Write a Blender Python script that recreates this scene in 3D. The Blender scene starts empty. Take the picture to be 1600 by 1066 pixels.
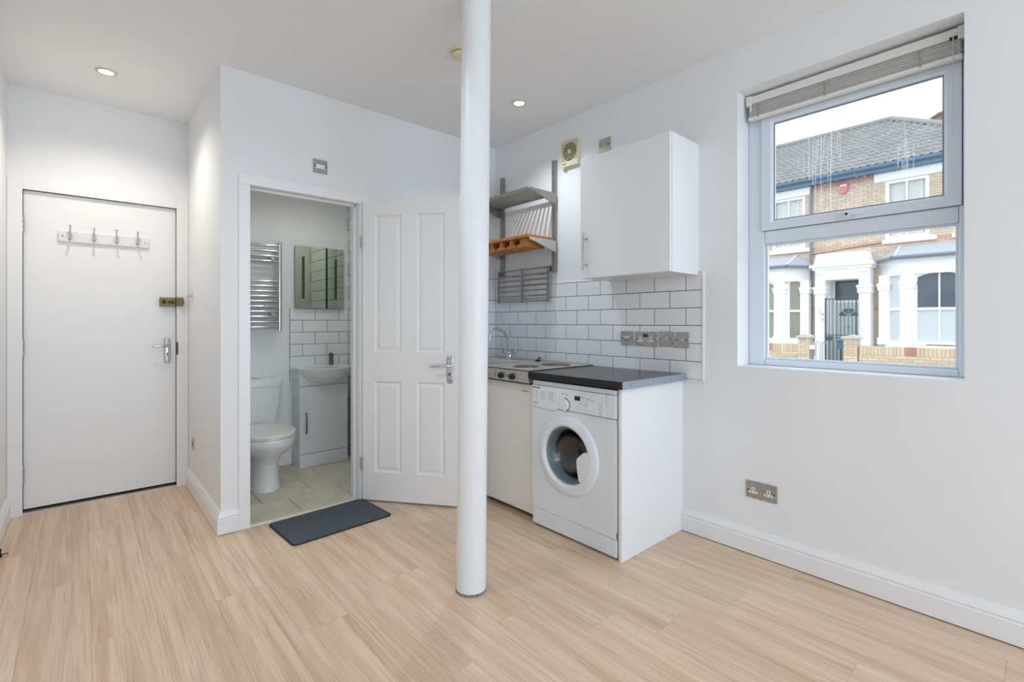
import bpy, bmesh, math, random
from mathutils import Vector, Matrix, Euler
random.seed(7)
PI = math.pi
sc = bpy.context.scene
COL = sc.collection

# ------------------------------------------------------------------ camera
H = 1.19
cam_d = bpy.data.cameras.new('camera'); cam = bpy.data.objects.new('camera', cam_d)
COL.objects.link(cam); sc.camera = cam
cam_d.sensor_width = 36.0; cam_d.sensor_fit = 'HORIZONTAL'
cam_d.lens = 755.0 / 1600.0 * 36.0
cam_d.shift_y = -30.0 / 1600.0
cam_d.clip_start = 0.02
cam.location = (0, 0, H)
cam.rotation_euler = (PI / 2, 0, -math.radians(41.6))

# ------------------------------------------------------------------ sky, lights, exposure
w = bpy.data.worlds.new('world'); sc.world = w; w.use_nodes = True
bg = w.node_tree.nodes['Background']
bg.inputs[0].default_value = (0.89, 0.95, 1.0, 1); bg.inputs[1].default_value = 2.05
sc.view_settings.view_transform = 'Standard'
try: sc.view_settings.look = 'None'
except Exception: pass
sc.view_settings.gamma = 1.0
sc.view_settings.use_curve_mapping = False
sc.view_settings.exposure = 0.10
try:
    sc.cycles.use_denoising = True
    sc.cycles.max_bounces = 10; sc.cycles.diffuse_bounces = 6; sc.cycles.glossy_bounces = 4
    sc.cycles.transparent_max_bounces = 12; sc.cycles.transmission_bounces = 8
    sc.cycles.sample_clamp_indirect = 8.0
    sc.cycles.caustics_reflective = False; sc.cycles.caustics_refractive = False
except Exception: pass

def area(name, loc, rot, sx, sy, power, col):
    l = bpy.data.lights.new(name, 'AREA'); l.shape = 'RECTANGLE'; l.size = sx; l.size_y = sy
    l.energy = power; l.color = col
    o = bpy.data.objects.new(name, l); COL.objects.link(o); o.location = loc; o.rotation_euler = rot
    return o
def spot(name, loc, power, col, ang=150):
    l = bpy.data.lights.new(name, 'SPOT'); l.energy = power; l.color = col; l.spot_size = math.radians(ang)
    l.spot_blend = 0.9; l.shadow_soft_size = 0.03
    o = bpy.data.objects.new(name, l); COL.objects.link(o); o.location = loc
    return o
DAY = (0.62, 0.80, 1.0)
WARM = (1.0, 0.92, 0.83)
COOL = (0.80, 0.91, 1.0)
area('rear_window_daylight', (1.1, -4.48, 1.45), (PI / 2, 0, 0), 2.0, 1.6, 60, DAY)      # daylight in the window behind the camera
area('ceiling_fill_light', (0.5, -2.4, 1.75), (PI, 0, 0), 0.8, 0.8, 24, COOL)   # unseen upward fill added behind the camera to lift the ceiling
spot('hall_downlight_beam', (0.10, 3.63, 2.61), 27, WARM, 142)
spot('kitchen_downlight_beam', (2.145, 2.346, 2.61), 28, COOL, 132)
spot('room_fill_spot_1', (0.45, 1.9, 2.61), 26, COOL, 155)  # unseen spot added to brighten the back of the room
spot('room_fill_spot_2', (1.2, -1.6, 2.61), 6, COOL, 150)  # weak fill spot added out of view behind the camera, no fitting
spot('bathroom_downlight_beam', (1.36, 3.56, 2.45), 12, (0.97, 0.98, 0.86), 150)

# ------------------------------------------------------------------ materials
def lin(c):
    return tuple((v / 255.0 / 12.92) if v / 255.0 <= 0.04045 else ((v / 255.0 + 0.055) / 1.055) ** 2.4 for v in c) + (1.0,)
MATS = {}
def M(name, rgb, rough=0.5, metal=0.0, var=0.0, vscale=8.0, bump=0.0, bscale=60.0, spec=0.5, rnd=0.0, coat=0.0, emit=0.0):
    m = bpy.data.materials.new(name); m.use_nodes = True
    nt = m.node_tree; b = nt.nodes['Principled BSDF']
    c = lin(rgb)
    b.inputs['Base Color'].default_value = c
    b.inputs['Roughness'].default_value = rough; b.inputs['Metallic'].default_value = metal
    b.inputs['Specular IOR Level'].default_value = spec
    b.inputs['Coat Weight'].default_value = coat
    if emit:
        b.inputs['Emission Color'].default_value = c; b.inputs['Emission Strength'].default_value = emit
    geo = nt.nodes.new('ShaderNodeNewGeometry')
    if var or rnd:
        hsv = nt.nodes.new('ShaderNodeHueSaturation'); hsv.inputs['Color'].default_value = c
        val = None
        if var:
            n = nt.nodes.new('ShaderNodeTexNoise'); n.inputs['Scale'].default_value = vscale; n.inputs['Detail'].default_value = 5
            nt.links.new(geo.outputs['Position'], n.inputs['Vector'])
            mr = nt.nodes.new('ShaderNodeMapRange'); mr.inputs[1].default_value = 0.3; mr.inputs[2].default_value = 0.7
            mr.inputs[3].default_value = 1 - var; mr.inputs[4].default_value = 1 + var
            nt.links.new(n.outputs['Fac'], mr.inputs[0]); val = mr.outputs[0]
        if rnd:
            oi = nt.nodes.new('ShaderNodeObjectInfo')
            ad = nt.nodes.new('ShaderNodeMath'); ad.operation = 'ADD'
            nt.links.new(oi.outputs['Random'], ad.inputs[0]); nt.links.new(geo.outputs['Random Per Island'], ad.inputs[1])
            fr = nt.nodes.new('ShaderNodeMath'); fr.operation = 'FRACT'; nt.links.new(ad.outputs[0], fr.inputs[0])
            m2 = nt.nodes.new('ShaderNodeMapRange'); m2.inputs[3].default_value = 1 - rnd; m2.inputs[4].default_value = 1 + rnd
            nt.links.new(fr.outputs[0], m2.inputs[0])
            if val is not None:
                mu = nt.nodes.new('ShaderNodeMath'); mu.operation = 'MULTIPLY'
                nt.links.new(val, mu.inputs[0]); nt.links.new(m2.outputs[0], mu.inputs[1]); val = mu.outputs[0]
            else: val = m2.outputs[0]
        nt.links.new(val, hsv.inputs['Value']); nt.links.new(hsv.outputs[0], b.inputs['Base Color'])
    if bump:
        n = nt.nodes.new('ShaderNodeTexNoise'); n.inputs['Scale'].default_value = bscale; n.inputs['Detail'].default_value = 4
        nt.links.new(geo.outputs['Position'], n.inputs['Vector'])
        bp = nt.nodes.new('ShaderNodeBump'); bp.inputs['Strength'].default_value = bump; bp.inputs['Distance'].default_value = 0.01
        nt.links.new(n.outputs['Fac'], bp.inputs['Height']); nt.links.new(bp.outputs[0], b.inputs['Normal'])
    MATS[name] = m
    return m
def ramp(nt, stops):
    r = nt.nodes.new('ShaderNodeValToRGB'); e = r.color_ramp.elements
    while len(e) < len(stops): e.new(0.5)
    for i, (p, c) in enumerate(stops): e[i].position = p; e[i].color = lin(c)
    return r

wall_paint = M('wall_paint', (238, 239, 240), 0.75, var=0.012, vscale=1.6, bump=0.05, bscale=35, spec=0.25)
ceil_paint = M('ceiling_paint', (242, 242, 242), 0.85, spec=0.2)
trim_paint = M('trim_gloss', (240, 241, 242), 0.38)
door_paint = M('door_satin', (237, 237, 237), 0.42, var=0.008, vscale=3)
col_paint = M('column_paint', (238, 241, 244), 0.35, bump=0.25, bscale=22, var=0.015, vscale=9)
cream = M('cream_plastic', (226, 214, 184), 0.5)
chrome = M('chrome', (205, 207, 210), 0.12, 1.0)
dark_chrome = M('dark_chrome', (120, 122, 124), 0.15, 1.0)
steel = M('brushed_steel', (208, 202, 192), 0.34, 0.75, var=0.05, vscale=30)
rack_steel = M('rack_steel', (158, 153, 147), 0.42, 0.9, var=0.06, vscale=30)
satin = M('satin_nickel', (178, 176, 172), 0.38, 1.0)
plate_metal = M('plate_metal', (176, 174, 171), 0.30, 0.9, var=0.18, vscale=55)
brass = M('aged_brass', (118, 104, 62), 0.4, 0.85, var=0.15, vscale=60)
brass_dark = M('brass_dark', (70, 62, 38), 0.5, 0.6)
rust = M('rusty_keep', (105, 66, 50), 0.7, 0.2)
black = M('black_plastic', (22, 22, 24), 0.45)
void = M('shadow_gap', (28, 27, 26), 0.9, spec=0.1)
white_pl = M('white_plastic', (240, 240, 238), 0.35)
appliance = M('appliance_white', (234, 240, 246), 0.28, coat=0.2)
laminate = M('laminate_white', (241, 243, 245), 0.30)
worktop_m = M('worktop_black', (58, 60, 64), 0.26, var=0.15, vscale=120)
wt_front = M('worktop_front_edge', (20, 20, 22), 0.5)
alu = M('aluminium_strip', (168, 178, 196), 0.42, 0.55)
ceramic = M('ceramic_white', (232, 234, 234), 0.10, coat=0.4)
seat_pl = M('toilet_seat_white', (234, 233, 226), 0.14)
tile_white = M('tile_glaze_white', (238, 240, 243), 0.12, rnd=0.02, spec=0.5)
grout = M('grout_dark', (62, 62, 64), 0.9)
floor_tile = M('floor_tile_stone', (216, 207, 186), 0.40, var=0.12, vscale=6, rnd=0.04)
tile_joint = M('floor_tile_joint', (84, 74, 60), 0.9)
grey_print = M('grey_print', (150, 153, 158), 0.6)
dark_print = M('dark_print', (50, 52, 56), 0.6)
hob_m = M('hob_plate', (112, 96, 84), 0.34, 0.85)
bamboo = M('oiled_wood', (196, 128, 62), 0.45, var=0.16, vscale=26)
blind_m = M('blind_slat', (218, 217, 213), 0.5, rnd=0.08)
blind_rail = M('blind_rail', (232, 232, 226), 0.45)
cord_m = M('blind_cord', (188, 168, 140), 0.8)
upvc = M('upvc_white', (226, 234, 244), 0.30)
gasket = M('black_gasket', (44, 46, 50), 0.6)
mat_m = M('mat_pile', (98, 105, 112), 0.95, var=0.35, vscale=110, bump=0.9, bscale=260, spec=0.1)
mat_edge = M('mat_edge', (48, 50, 54), 0.9)
soot = M('damp_edge', (140, 134, 126), 0.9, var=0.4, vscale=70)
bulb_m = M('bulb_glow', (255, 236, 196), 0.5, emit=6.0)
teal_rubber = M('door_gasket', (112, 136, 142), 0.35)
# exterior
brick_m = M('stock_brick', (208, 190, 172), 0.9, rnd=0.10, var=0.08, vscale=5)
brick_red = M('red_brick', (204, 164, 144), 0.9, rnd=0.10)
mortar = M('mortar', (196, 186, 172), 0.95)
stucco = M('stucco_white', (250, 250, 250), 0.7)
stucco_grey = M('stucco_pale_grey', (214, 216, 220), 0.8)  # pale grey for the bay roof hips
rooftile_m = M('concrete_roof_tile', (140, 140, 139), 0.85, rnd=0.10, var=0.10, vscale=2)
roof_under = M('roof_underlay', (64, 62, 60), 0.95)
slate = M('bay_slate', (182, 186, 192), 0.7, rnd=0.05)
gutter_m = M('gutter_blue', (98, 124, 148), 0.5)
gutter_grey = M('bay_gutter', (120, 132, 146), 0.5)
iron = M('painted_iron', (62, 70, 78), 0.5)
dark_win = M('dark_room_glass', (78, 92, 104), 0.08)
olive_win = M('net_room_glass', (150, 146, 128), 0.12)
frosted = M('frosted_pane', (206, 214, 218), 0.25)
net = M('net_curtain', (236, 236, 232), 0.9)
door_green = M('front_door_green', (204, 218, 216), 0.45)
blue_box = M('blue_box', (86, 118, 146), 0.5)
alarm_m = M('alarm_red', (212, 128, 132), 0.5)
stone_cap = M('stone_cap', (206, 202, 196), 0.9)
asphalt = M('asphalt', (120, 120, 122), 0.95, var=0.1, vscale=3)
paving = M('paving', (170, 168, 164), 0.95, var=0.08, vscale=3)

def clear_glass(name, tint=(0.95, 0.98, 0.98), gloss=0.07):
    m = bpy.data.materials.new(name); m.use_nodes = True; nt = m.node_tree
    for n in list(nt.nodes): nt.nodes.remove(n)
    out = nt.nodes.new('ShaderNodeOutputMaterial'); tr = nt.nodes.new('ShaderNodeBsdfTransparent'); gl = nt.nodes.new('ShaderNodeBsdfGlossy')
    mix = nt.nodes.new('ShaderNodeMixShader')
    tr.inputs[0].default_value = tint + (1,); gl.inputs['Roughness'].default_value = 0.02
    mix.inputs[0].default_value = gloss
    nt.links.new(tr.outputs[0], mix.inputs[1]); nt.links.new(gl.outputs[0], mix.inputs[2]); nt.links.new(mix.outputs[0], out.inputs[0])
    return m
glass = clear_glass('window_glass', (0.97, 0.985, 0.99), 0.03)
port_glass = clear_glass('porthole_glass', (0.80, 0.88, 0.90), 0.10)
shower_glass = clear_glass('shower_glass', (0.88, 0.94, 0.91), 0.06)
def streak_mat():
    m = bpy.data.materials.new('dried_drips'); m.use_nodes = True; nt = m.node_tree
    for n in list(nt.nodes): nt.nodes.remove(n)
    out = nt.nodes.new('ShaderNodeOutputMaterial'); tr = nt.nodes.new('ShaderNodeBsdfTransparent'); df = nt.nodes.new('ShaderNodeBsdfTranslucent')
    mix = nt.nodes.new('ShaderNodeMixShader'); mix.inputs[0].default_value = 0.42
    df.inputs[0].default_value = (0.95, 0.97, 1, 1)
    nt.links.new(tr.outputs[0], mix.inputs[1]); nt.links.new(df.outputs[0], mix.inputs[2]); nt.links.new(mix.outputs[0], out.inputs[0])
    return m
streaks = streak_mat()
mirror_m = M('mirror_silver', (196, 204, 190), 0.02, 1.0)
led_strip = M('mirror_led_strip', (66, 70, 62), 0.25)

def laminate_floor():
    m = bpy.data.materials.new('ash_laminate'); m.use_nodes = True; nt = m.node_tree; b = nt.nodes['Principled BSDF']
    geo = nt.nodes.new('ShaderNodeNewGeometry'); oi = nt.nodes.new('ShaderNodeObjectInfo')
    off = nt.nodes.new('ShaderNodeVectorMath'); off.operation = 'SCALE'; off.inputs[0].default_value = (13.0, 37.0, 5.0)
    nt.links.new(oi.outputs['Random'], off.inputs['Scale'])
    add = nt.nodes.new('ShaderNodeVectorMath'); add.operation = 'ADD'
    nt.links.new(geo.outputs['Position'], add.inputs[0]); nt.links.new(off.outputs[0], add.inputs[1])
    def streak(sx, sy, det, rough=0.6, dist=0.0):
        mp = nt.nodes.new('ShaderNodeMapping'); mp.inputs['Scale'].default_value = (sx, sy, 1)
        nt.links.new(add.outputs[0], mp.inputs[0])
        n = nt.nodes.new('ShaderNodeTexNoise'); n.inputs['Scale'].default_value = 1.0; n.inputs['Detail'].default_value = det
        n.inputs['Roughness'].default_value = rough; n.inputs['Distortion'].default_value = dist
        nt.links.new(mp.outputs[0], n.inputs[0]); return n
    broad = streak(22, 0.8, 4, 0.55, 0.5)
    fine = streak(150, 3.5, 6, 0.65, 0.2)
    rc = ramp(nt, [(0.30, (208, 176, 147)), (0.44, (221, 192, 164)), (0.56, (228, 202, 177)), (0.72, (233, 213, 192))])
    nt.links.new(broad.outputs['Fac'], rc.inputs[0])
    rf = ramp(nt, [(0.33, (220, 200, 182)), (0.46, (245, 239, 232)), (0.62, (255, 254, 252))])
    nt.links.new(fine.outputs['Fac'], rf.inputs[0])
    mx = nt.nodes.new('ShaderNodeMix'); mx.data_type = 'RGBA'; mx.blend_type = 'MULTIPLY'; mx.inputs[0].default_value = 0.75
    nt.links.new(rc.outputs[0], mx.inputs[6]); nt.links.new(rf.outputs[0], mx.inputs[7])
    hsv = nt.nodes.new('ShaderNodeHueSaturation')
    mr = nt.nodes.new('ShaderNodeMapRange'); mr.inputs[3].default_value = 0.97; mr.inputs[4].default_value = 1.04
    nt.links.new(oi.outputs['Random'], mr.inputs[0]); nt.links.new(mr.outputs[0], hsv.inputs['Value'])
    nt.links.new(mx.outputs[2], hsv.inputs['Color']); nt.links.new(hsv.outputs[0], b.inputs['Base Color'])
    b.inputs['Roughness'].default_value = 0.34
    b.inputs['Specular IOR Level'].default_value = 0.6
    bp = nt.nodes.new('ShaderNodeBump'); bp.inputs['Strength'].default_value = 0.06; bp.inputs['Distance'].default_value = 0.004
    nt.links.new(fine.outputs['Fac'], bp.inputs['Height']); nt.links.new(bp.outputs[0], b.inputs['Normal'])
    return m
floor_m = laminate_floor()
def drum_mat():
    m = bpy.data.materials.new('perforated_drum'); m.use_nodes = True; nt = m.node_tree; b = nt.nodes['Principled BSDF']
    tc = nt.nodes.new('ShaderNodeTexCoord')
    v = nt.nodes.new('ShaderNodeTexVoronoi'); v.inputs['Scale'].default_value = 85.0; v.inputs['Randomness'].default_value = 0.15
    nt.links.new(tc.outputs['Object'], v.inputs['Vector'])
    r = ramp(nt, [(0.30, (14, 15, 17)), (0.42, (104, 108, 114))]); nt.links.new(v.outputs['Distance'], r.inputs[0])
    nt.links.new(r.outputs[0], b.inputs['Base Color']); b.inputs['Metallic'].default_value = 0.6; b.inputs['Roughness'].default_value = 0.35
    return m
drum_m = drum_mat()

# ------------------------------------------------------------------ builders
ORG = {}
def tag(o, label=None, cat=None, group=None, kind=None):
    if label: o['label'] = label
    if cat: o['category'] = cat
    if group: o['group'] = group
    if kind: o['kind'] = kind
    return o
def thing(name, label, cat, loc=(0, 0, 0), rz=0.0, group=None, kind=None):
    o = bpy.data.objects.new(name, None); COL.objects.link(o); o.empty_display_size = 0.1
    o.location = loc; o.rotation_euler = (0, 0, rz); ORG[o.name] = Vector(loc)
    return tag(o, label, cat, group, kind)
def set_parent(o, p):
    o.parent = p
    ORG[o.name] = ORG.get(p.name, Vector((0, 0, 0)))

class B:
    def __init__(s): s.bm = bmesh.new()
    def face(s, vs):
        try: return s.bm.faces.new(vs)
        except ValueError: return None
    def box(s, x0, x1, y0, y1, z0, z1):
        v = [s.bm.verts.new((x, y, z)) for x in (x0, x1) for y in (y0, y1) for z in (z0, z1)]
        for f in ((0, 1, 3, 2), (4, 6, 7, 5), (0, 4, 5, 1), (2, 3, 7, 6), (0, 2, 6, 4), (1, 5, 7, 3)): s.face([v[i] for i in f])
        return s
    def rings(s, rs, cap0=True, cap1=True, closed=True):
        prev = None; first = None
        for r in rs:
            vs = [s.bm.verts.new(p) for p in r]
            if prev:
                n = len(vs)
                for i in range(n if closed else n - 1): s.face([prev[i], prev[(i + 1) % n], vs[(i + 1) % n], vs[i]])
            else: first = vs
            prev = vs
        if cap0: s.face(list(reversed(first)))
        if cap1: s.face(prev)
        return s
    def cyl(s, p0, p1, r0, r1=None, n=16, cap=True):
        r1 = r0 if r1 is None else r1
        p0 = Vector(p0); p1 = Vector(p1); d = (p1 - p0).normalized()
        a = d.orthogonal().normalized(); b = d.cross(a)
        def ring(p, r): return [p + (a * math.cos(2 * PI * i / n) + b * math.sin(2 * PI * i / n)) * r for i in range(n)]
        return s.rings([ring(p0, r0), ring(p1, r1)], cap, cap)
    def tube(s, pts, r, n=8, cap=True):
        pts = [Vector(p) for p in pts]; rs = []
        d = (pts[1] - pts[0]).normalized(); a = d.orthogonal().normalized()
        for i, p in enumerate(pts):
            if i == 0: t = pts[1] - p
            elif i == len(pts) - 1: t = p - pts[i - 1]
            else: t = pts[i + 1] - pts[i - 1]
            t.normalize(); a = (a - t * a.dot(t)).normalized(); b = t.cross(a)
            rr = r[i] if isinstance(r, (list, tuple)) else r
            rs.append([p + (a * math.cos(2 * PI * k / n) + b * math.sin(2 * PI * k / n)) * rr for k in range(n)])
        return s.rings(rs, cap, cap)
    def lathe(s, prof, c, axis='Z', n=32, cap0=True, cap1=True):
        c = Vector(c); rs = []
        for r, h in prof:
            ring = []
            for i in range(n):
                u = math.cos(2 * PI * i / n) * max(r, 1e-5); v = math.sin(2 * PI * i / n) * max(r, 1e-5)
                ring.append(c + (Vector((u, v, h)) if axis == 'Z' else Vector((u, h, v)) if axis == 'Y' else Vector((h, u, v))))
            rs.append(ring)
        return s.rings(rs, cap0, cap1)
    def prism(s, poly, axis, a0, a1):
        def P(u, v, a): return (a, u, v) if axis == 'X' else (u, a, v) if axis == 'Y' else (u, v, a)
        return s.rings([[P(u, v, a0) for u, v in poly], [P(u, v, a1) for u, v in poly]])
    def quad(s, pts): s.face([s.bm.verts.new(p) for p in pts]); return s
    def loft(s, secs, n=36, cap0=True, cap1=True, p=2.0, ymax=None):
        rs = []
        for cx, cy, z, rx, ry in secs:
            ring = []
            for i in range(n):
                t = 2 * PI * i / n; c = math.cos(t); q = math.sin(t)
                x = cx + rx * math.copysign(abs(c) ** (2 / p), c); y = cy + ry * math.copysign(abs(q) ** (2 / p), q)
                if ymax is not None: y = min(y, ymax)
                ring.append((x, y, z))
            rs.append(ring)
        return s.rings(rs, cap0, cap1)
    def out(s, name, mat, parent=None, smooth=False, bevel=0.0, label=None, kind=None, local=False, at=None, seg=2):
        bmesh.ops.recalc_face_normals(s.bm, faces=s.bm.faces)
        me = bpy.data.meshes.new(name)
        org = Vector((0, 0, 0))
        if parent is not None and not local: org = ORG.get(parent.name, org)
        if at is not None: org = Vector(at)
        if org.length: bmesh.ops.translate(s.bm, verts=s.bm.verts, vec=-org)
        s.bm.to_mesh(me); s.bm.free()
        if smooth:
            for p in me.polygons: p.use_smooth = True
            try: me.set_sharp_from_angle(angle=math.radians(42))
            except Exception: pass
        me.materials.append(mat)
        o = bpy.data.objects.new(name, me); COL.objects.link(o)
        if parent is not None: set_parent(o, parent)
        if at is not None:
            o.location = Vector(at) - (ORG.get(parent.name, Vector((0, 0, 0))) if parent is not None else Vector((0, 0, 0))); ORG[o.name] = Vector(at)
        if bevel:
            b = o.modifiers.new('edge', 'BEVEL'); b.width = bevel; b.segments = seg; b.limit_method = 'ANGLE'; b.angle_limit = math.radians(40)
        if label: o['label'] = label
        if kind: o['kind'] = kind
        return o
def box(*a): return B().box(*a)
def struct(name, b, mat, parent=None, **k):
    o = b.out(name, mat, parent, **k)
    if parent is None: o['kind'] = 'structure'
    return o
def share(src, loc, parent, name=None, scale=None):
    o = src.copy(); COL.objects.link(o); o.parent = parent
    if name: o.name = name
    o.location = Vector(loc) - ORG.get(parent.name, Vector((0, 0, 0))) if parent is not None else Vector(loc)
    if scale: o.scale = scale
    return o
def mesh_of(b, name, mat):
    bmesh.ops.recalc_face_normals(b.bm, faces=b.bm.faces)
    me = bpy.data.meshes.new(name); b.bm.to_mesh(me); b.bm.free(); me.materials.append(mat); return me
def piece(name, me, parent, loc, scale=None, rot=None):
    o = bpy.data.objects.new(name, me); COL.objects.link(o); o.parent = parent
    o.location = Vector(loc) - (ORG.get(parent.name, Vector((0, 0, 0))) if parent is not None else Vector((0, 0, 0)))
    if scale: o.scale = scale
    if rot: o.rotation_euler = rot
    return o
def text(body, size, loc, parent, mat, name='lettering', rot=(PI / 2, 0, 0), align='LEFT', bold=0.0):
    cu = bpy.data.curves.new(name, 'FONT'); cu.body = body; cu.size = size; cu.align_x = align; cu.extrude = 0.0003; cu.offset = bold
    cu.resolution_u = 2
    t = bpy.data.objects.new(name, cu); COL.objects.link(t)
    dg = bpy.context.evaluated_depsgraph_get(); dg.update()
    me = bpy.data.meshes.new_from_object(t.evaluated_get(dg)); me.materials.clear(); me.materials.append(mat)
    COL.objects.unlink(t); bpy.data.objects.remove(t)
    o = bpy.data.objects.new(name, me); COL.objects.link(o); o.parent = parent; o.location = loc; o.rotation_euler = rot
    return o

# ------------------------------------------------------------------ dimensions of the room
XW, YB, YE, XS, XL, ZC, YR = 2.57, 3.10, 4.21, 0.575, -0.345, 2.63, -4.5
YBB, XBR = 4.25, 1.80            # bathroom back wall, bathroom tiled side wall

# floor, planks
fl = struct('floor', box(XL - .1, XW + .1, YR - .1, YB + .01, -0.06, -0.012).box(XL - .1, XS + .03, YB + .01, YE + .14, -0.06, -0.012), void)
PW = 0.2; x_edges = [1.224 + PW * k for k in range(-8, 8)]
first_end = {-8: 3.51, -7: 2.98, -6: 2.36, -5: 2.93, -4: 2.38, -3: 3.2, -2: 2.64, -1: 2.05, 0: 2.75, 1: 1.2, 2: 2.3, 3: 1.745, 4: 2.5, 5: 1.4, 6: 2.1}
plank_cache = {}
def plank(x0, x1, y0, y1):
    key = (round(x1 - x0, 3), round(y1 - y0, 3))
    if key not in plank_cache:
        a, b2 = key[0] / 2 - 0.0002, key[1] / 2 - 0.0002
        bb = B(); c = 0.0005
        bb.rings([[(-a, -b2, -.012), (a, -b2, -.012), (a, b2, -.012), (-a, b2, -.012)], [(-a, -b2, -c), (a, -b2, -c), (a, b2, -c), (-a, b2, -c)],
                  [(-a + c, -b2 + c, 0), (a - c, -b2 + c, 0), (a - c, b2 - c, 0), (-a + c, b2 - c, 0)]], False, True)
        plank_cache[key] = mesh_of(bb, 'plank', floor_m)
    piece('plank', plank_cache[key], fl, ((x0 + x1) / 2, (y0 + y1) / 2, 0))
for k in range(-8, 8):
    x0 = max(XL, 1.224 + PW * k); x1 = min(XW, 1.224 + PW * (k + 1))
    if x1 - x0 < 0.01: continue
    segs = [(x0, x1, YR, YE + 0.02 if x1 <= XS + 1e-6 else YB)]
    if x0 < XS < x1: segs = [(x0, XS, YR, YE + 0.02), (XS, x1, YR, YB)]
    e = first_end.get(k, 2.0) + 1.285 * 2
    ends = sorted(e - 1.285 * i for i in range(8))
    for (a, b_, ya, yb) in segs:
        cuts = [ya] + [q for q in ends if ya + .02 < q < yb - .02] + [yb]
        for q0, q1 in zip(cuts, cuts[1:]): plank(a, b_, q0, q1)

# ceiling (the hall end rises a touch) and walls
struct('ceiling', B().box(XL - .1, XW + .28, YR - .1, YBB + .1, ZC, ZC + .12), ceil_paint)
WT = 0.30
WY0, WY1, WZ0, WZ1 = 0.238, 1.112, 0.955, 2.40
wr = struct('wall_right', B().box(XW, XW + WT, YR - .1, WY0, -.06, ZC).box(XW, XW + WT, WY1, YBB + .1, -.06, ZC)
            .box(XW, XW + WT, WY0, WY1, -.06, WZ0).box(XW, XW + WT, WY0, WY1, WZ1, ZC), wall_paint)
DX0, DX1, DZ = 0.70, 1.40, 2.00        # bathroom doorway (rough)
wb = struct('wall_back', B().box(XS, DX0, YB, YB + .12, -.06, ZC).box(DX1, XW, YB, YB + .12, -.06, ZC).box(DX0, DX1, YB, YB + .12, DZ, ZC), wall_paint)
struct('wall_hall_side', box(XS, XS + .10, YB + .12, YBB + .1, -.06, ZC), wall_paint)
EX0, EX1, EZ = -0.285, 0.510, 2.012
struct('wall_entrance', B().box(XL - .1, EX0, YE, YE + .12, -.06, ZC).box(EX1, XS, YE, YE + .12, -.06, ZC).box(EX0, EX1, YE, YE + .12, EZ, ZC), wall_paint)
struct('wall_left', box(XL - .1, XL, YR - .1, YE, -.06, ZC), wall_paint)
struct('wall_rear', B().box(XL, 0.15, YR - .1, YR, -.06, ZC).box(2.05, XW, YR - .1, YR, -.06, ZC).box(.15, 2.05, YR - .1, YR, -.06, .70).box(.15, 2.05, YR - .1, YR, 2.20, ZC), wall_paint)
wbb = struct('wall_bathroom_back', box(XS + .10, XBR + .1, YBB, YBB + .1, -.06, ZC), wall_paint)
wbs = struct('wall_bathroom_side', box(XBR, XBR + .1, YB + .12, YBB, -.06, ZC), wall_paint)

# baseboards with a moulded top
def skirt_profile(h=0.128, t=0.018):
    return [(0, 0.004), (t, 0.004), (t, h * .66), (t * .8, h * .68), (t * .8, h * .72), (t * .95, h * .75), (t * .85, h * .84), (t * .45, h * .93), (t * .35, h), (0, h)]
pr = skirt_profile()
struct('baseboard_right', B().prism([(XW - u, v) for u, v in pr], 'Y', YR, 1.4195), trim_paint, smooth=True)
struct('baseboard_gap', box(XW - .016, XW, YR, 1.4195, -.002, .0045), void).name = 'trim_1'
struct('baseboard_hall', B().rings([[(XS - u, YE, v) for u, v in pr], [(XS - u, YB - u, v) for u, v in pr], [(0.6615, YB - u, v) for u, v in pr]]), trim_paint, smooth=True)
struct('baseboard_left', B().prism([(XL + u, v) for u, v in pr], 'Y', YR, YE), trim_paint, smooth=True)
struct('baseboard_bathroom', B().prism([(YBB - u, v * .8) for u, v in pr], 'X', XS + .10, 1.30), trim_paint, smooth=True)

# ------------------------------------------------------------------ bathroom door frame (trim) and open door
struct('trim_2', B().box(.662, .722, YB - .016, YB, 0, 1.98).box(1.379, 1.440, YB - .016, YB, 0, 1.98).box(.662, 1.440, YB - .016, YB, 1.98, 2.042), trim_paint, bevel=.003)
lin_ = struct('trim_3', B().box(.70, .722, YB, YB + .125, 0, 1.98).box(1.379, 1.40, YB, YB + .125, 0, 1.98).box(.70, 1.40, YB, YB + .125, 1.98, 2.0)
       .box(.722, .734, YB + .05, YB + .085, 0, 1.98).box(1.367, 1.379, YB + .05, YB + .085, 0, 1.98).box(.722, 1.379, YB + .05, YB + .085, 1.968, 1.98), trim_paint, bevel=.002)
box(.7215, .724, YB + .012, YB + .036, .86, .96).out('strike_plate', satin, lin_, label='narrow metal strike plate')
struct('trim_4', B().prism([(YB - .005, -.001), (YB + .04, -.001), (YB + .034, .009), (YB + .004, .009)], 'X', .722, 1.379), M('threshold_strip', (222, 214, 200), .5, .2))

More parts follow.
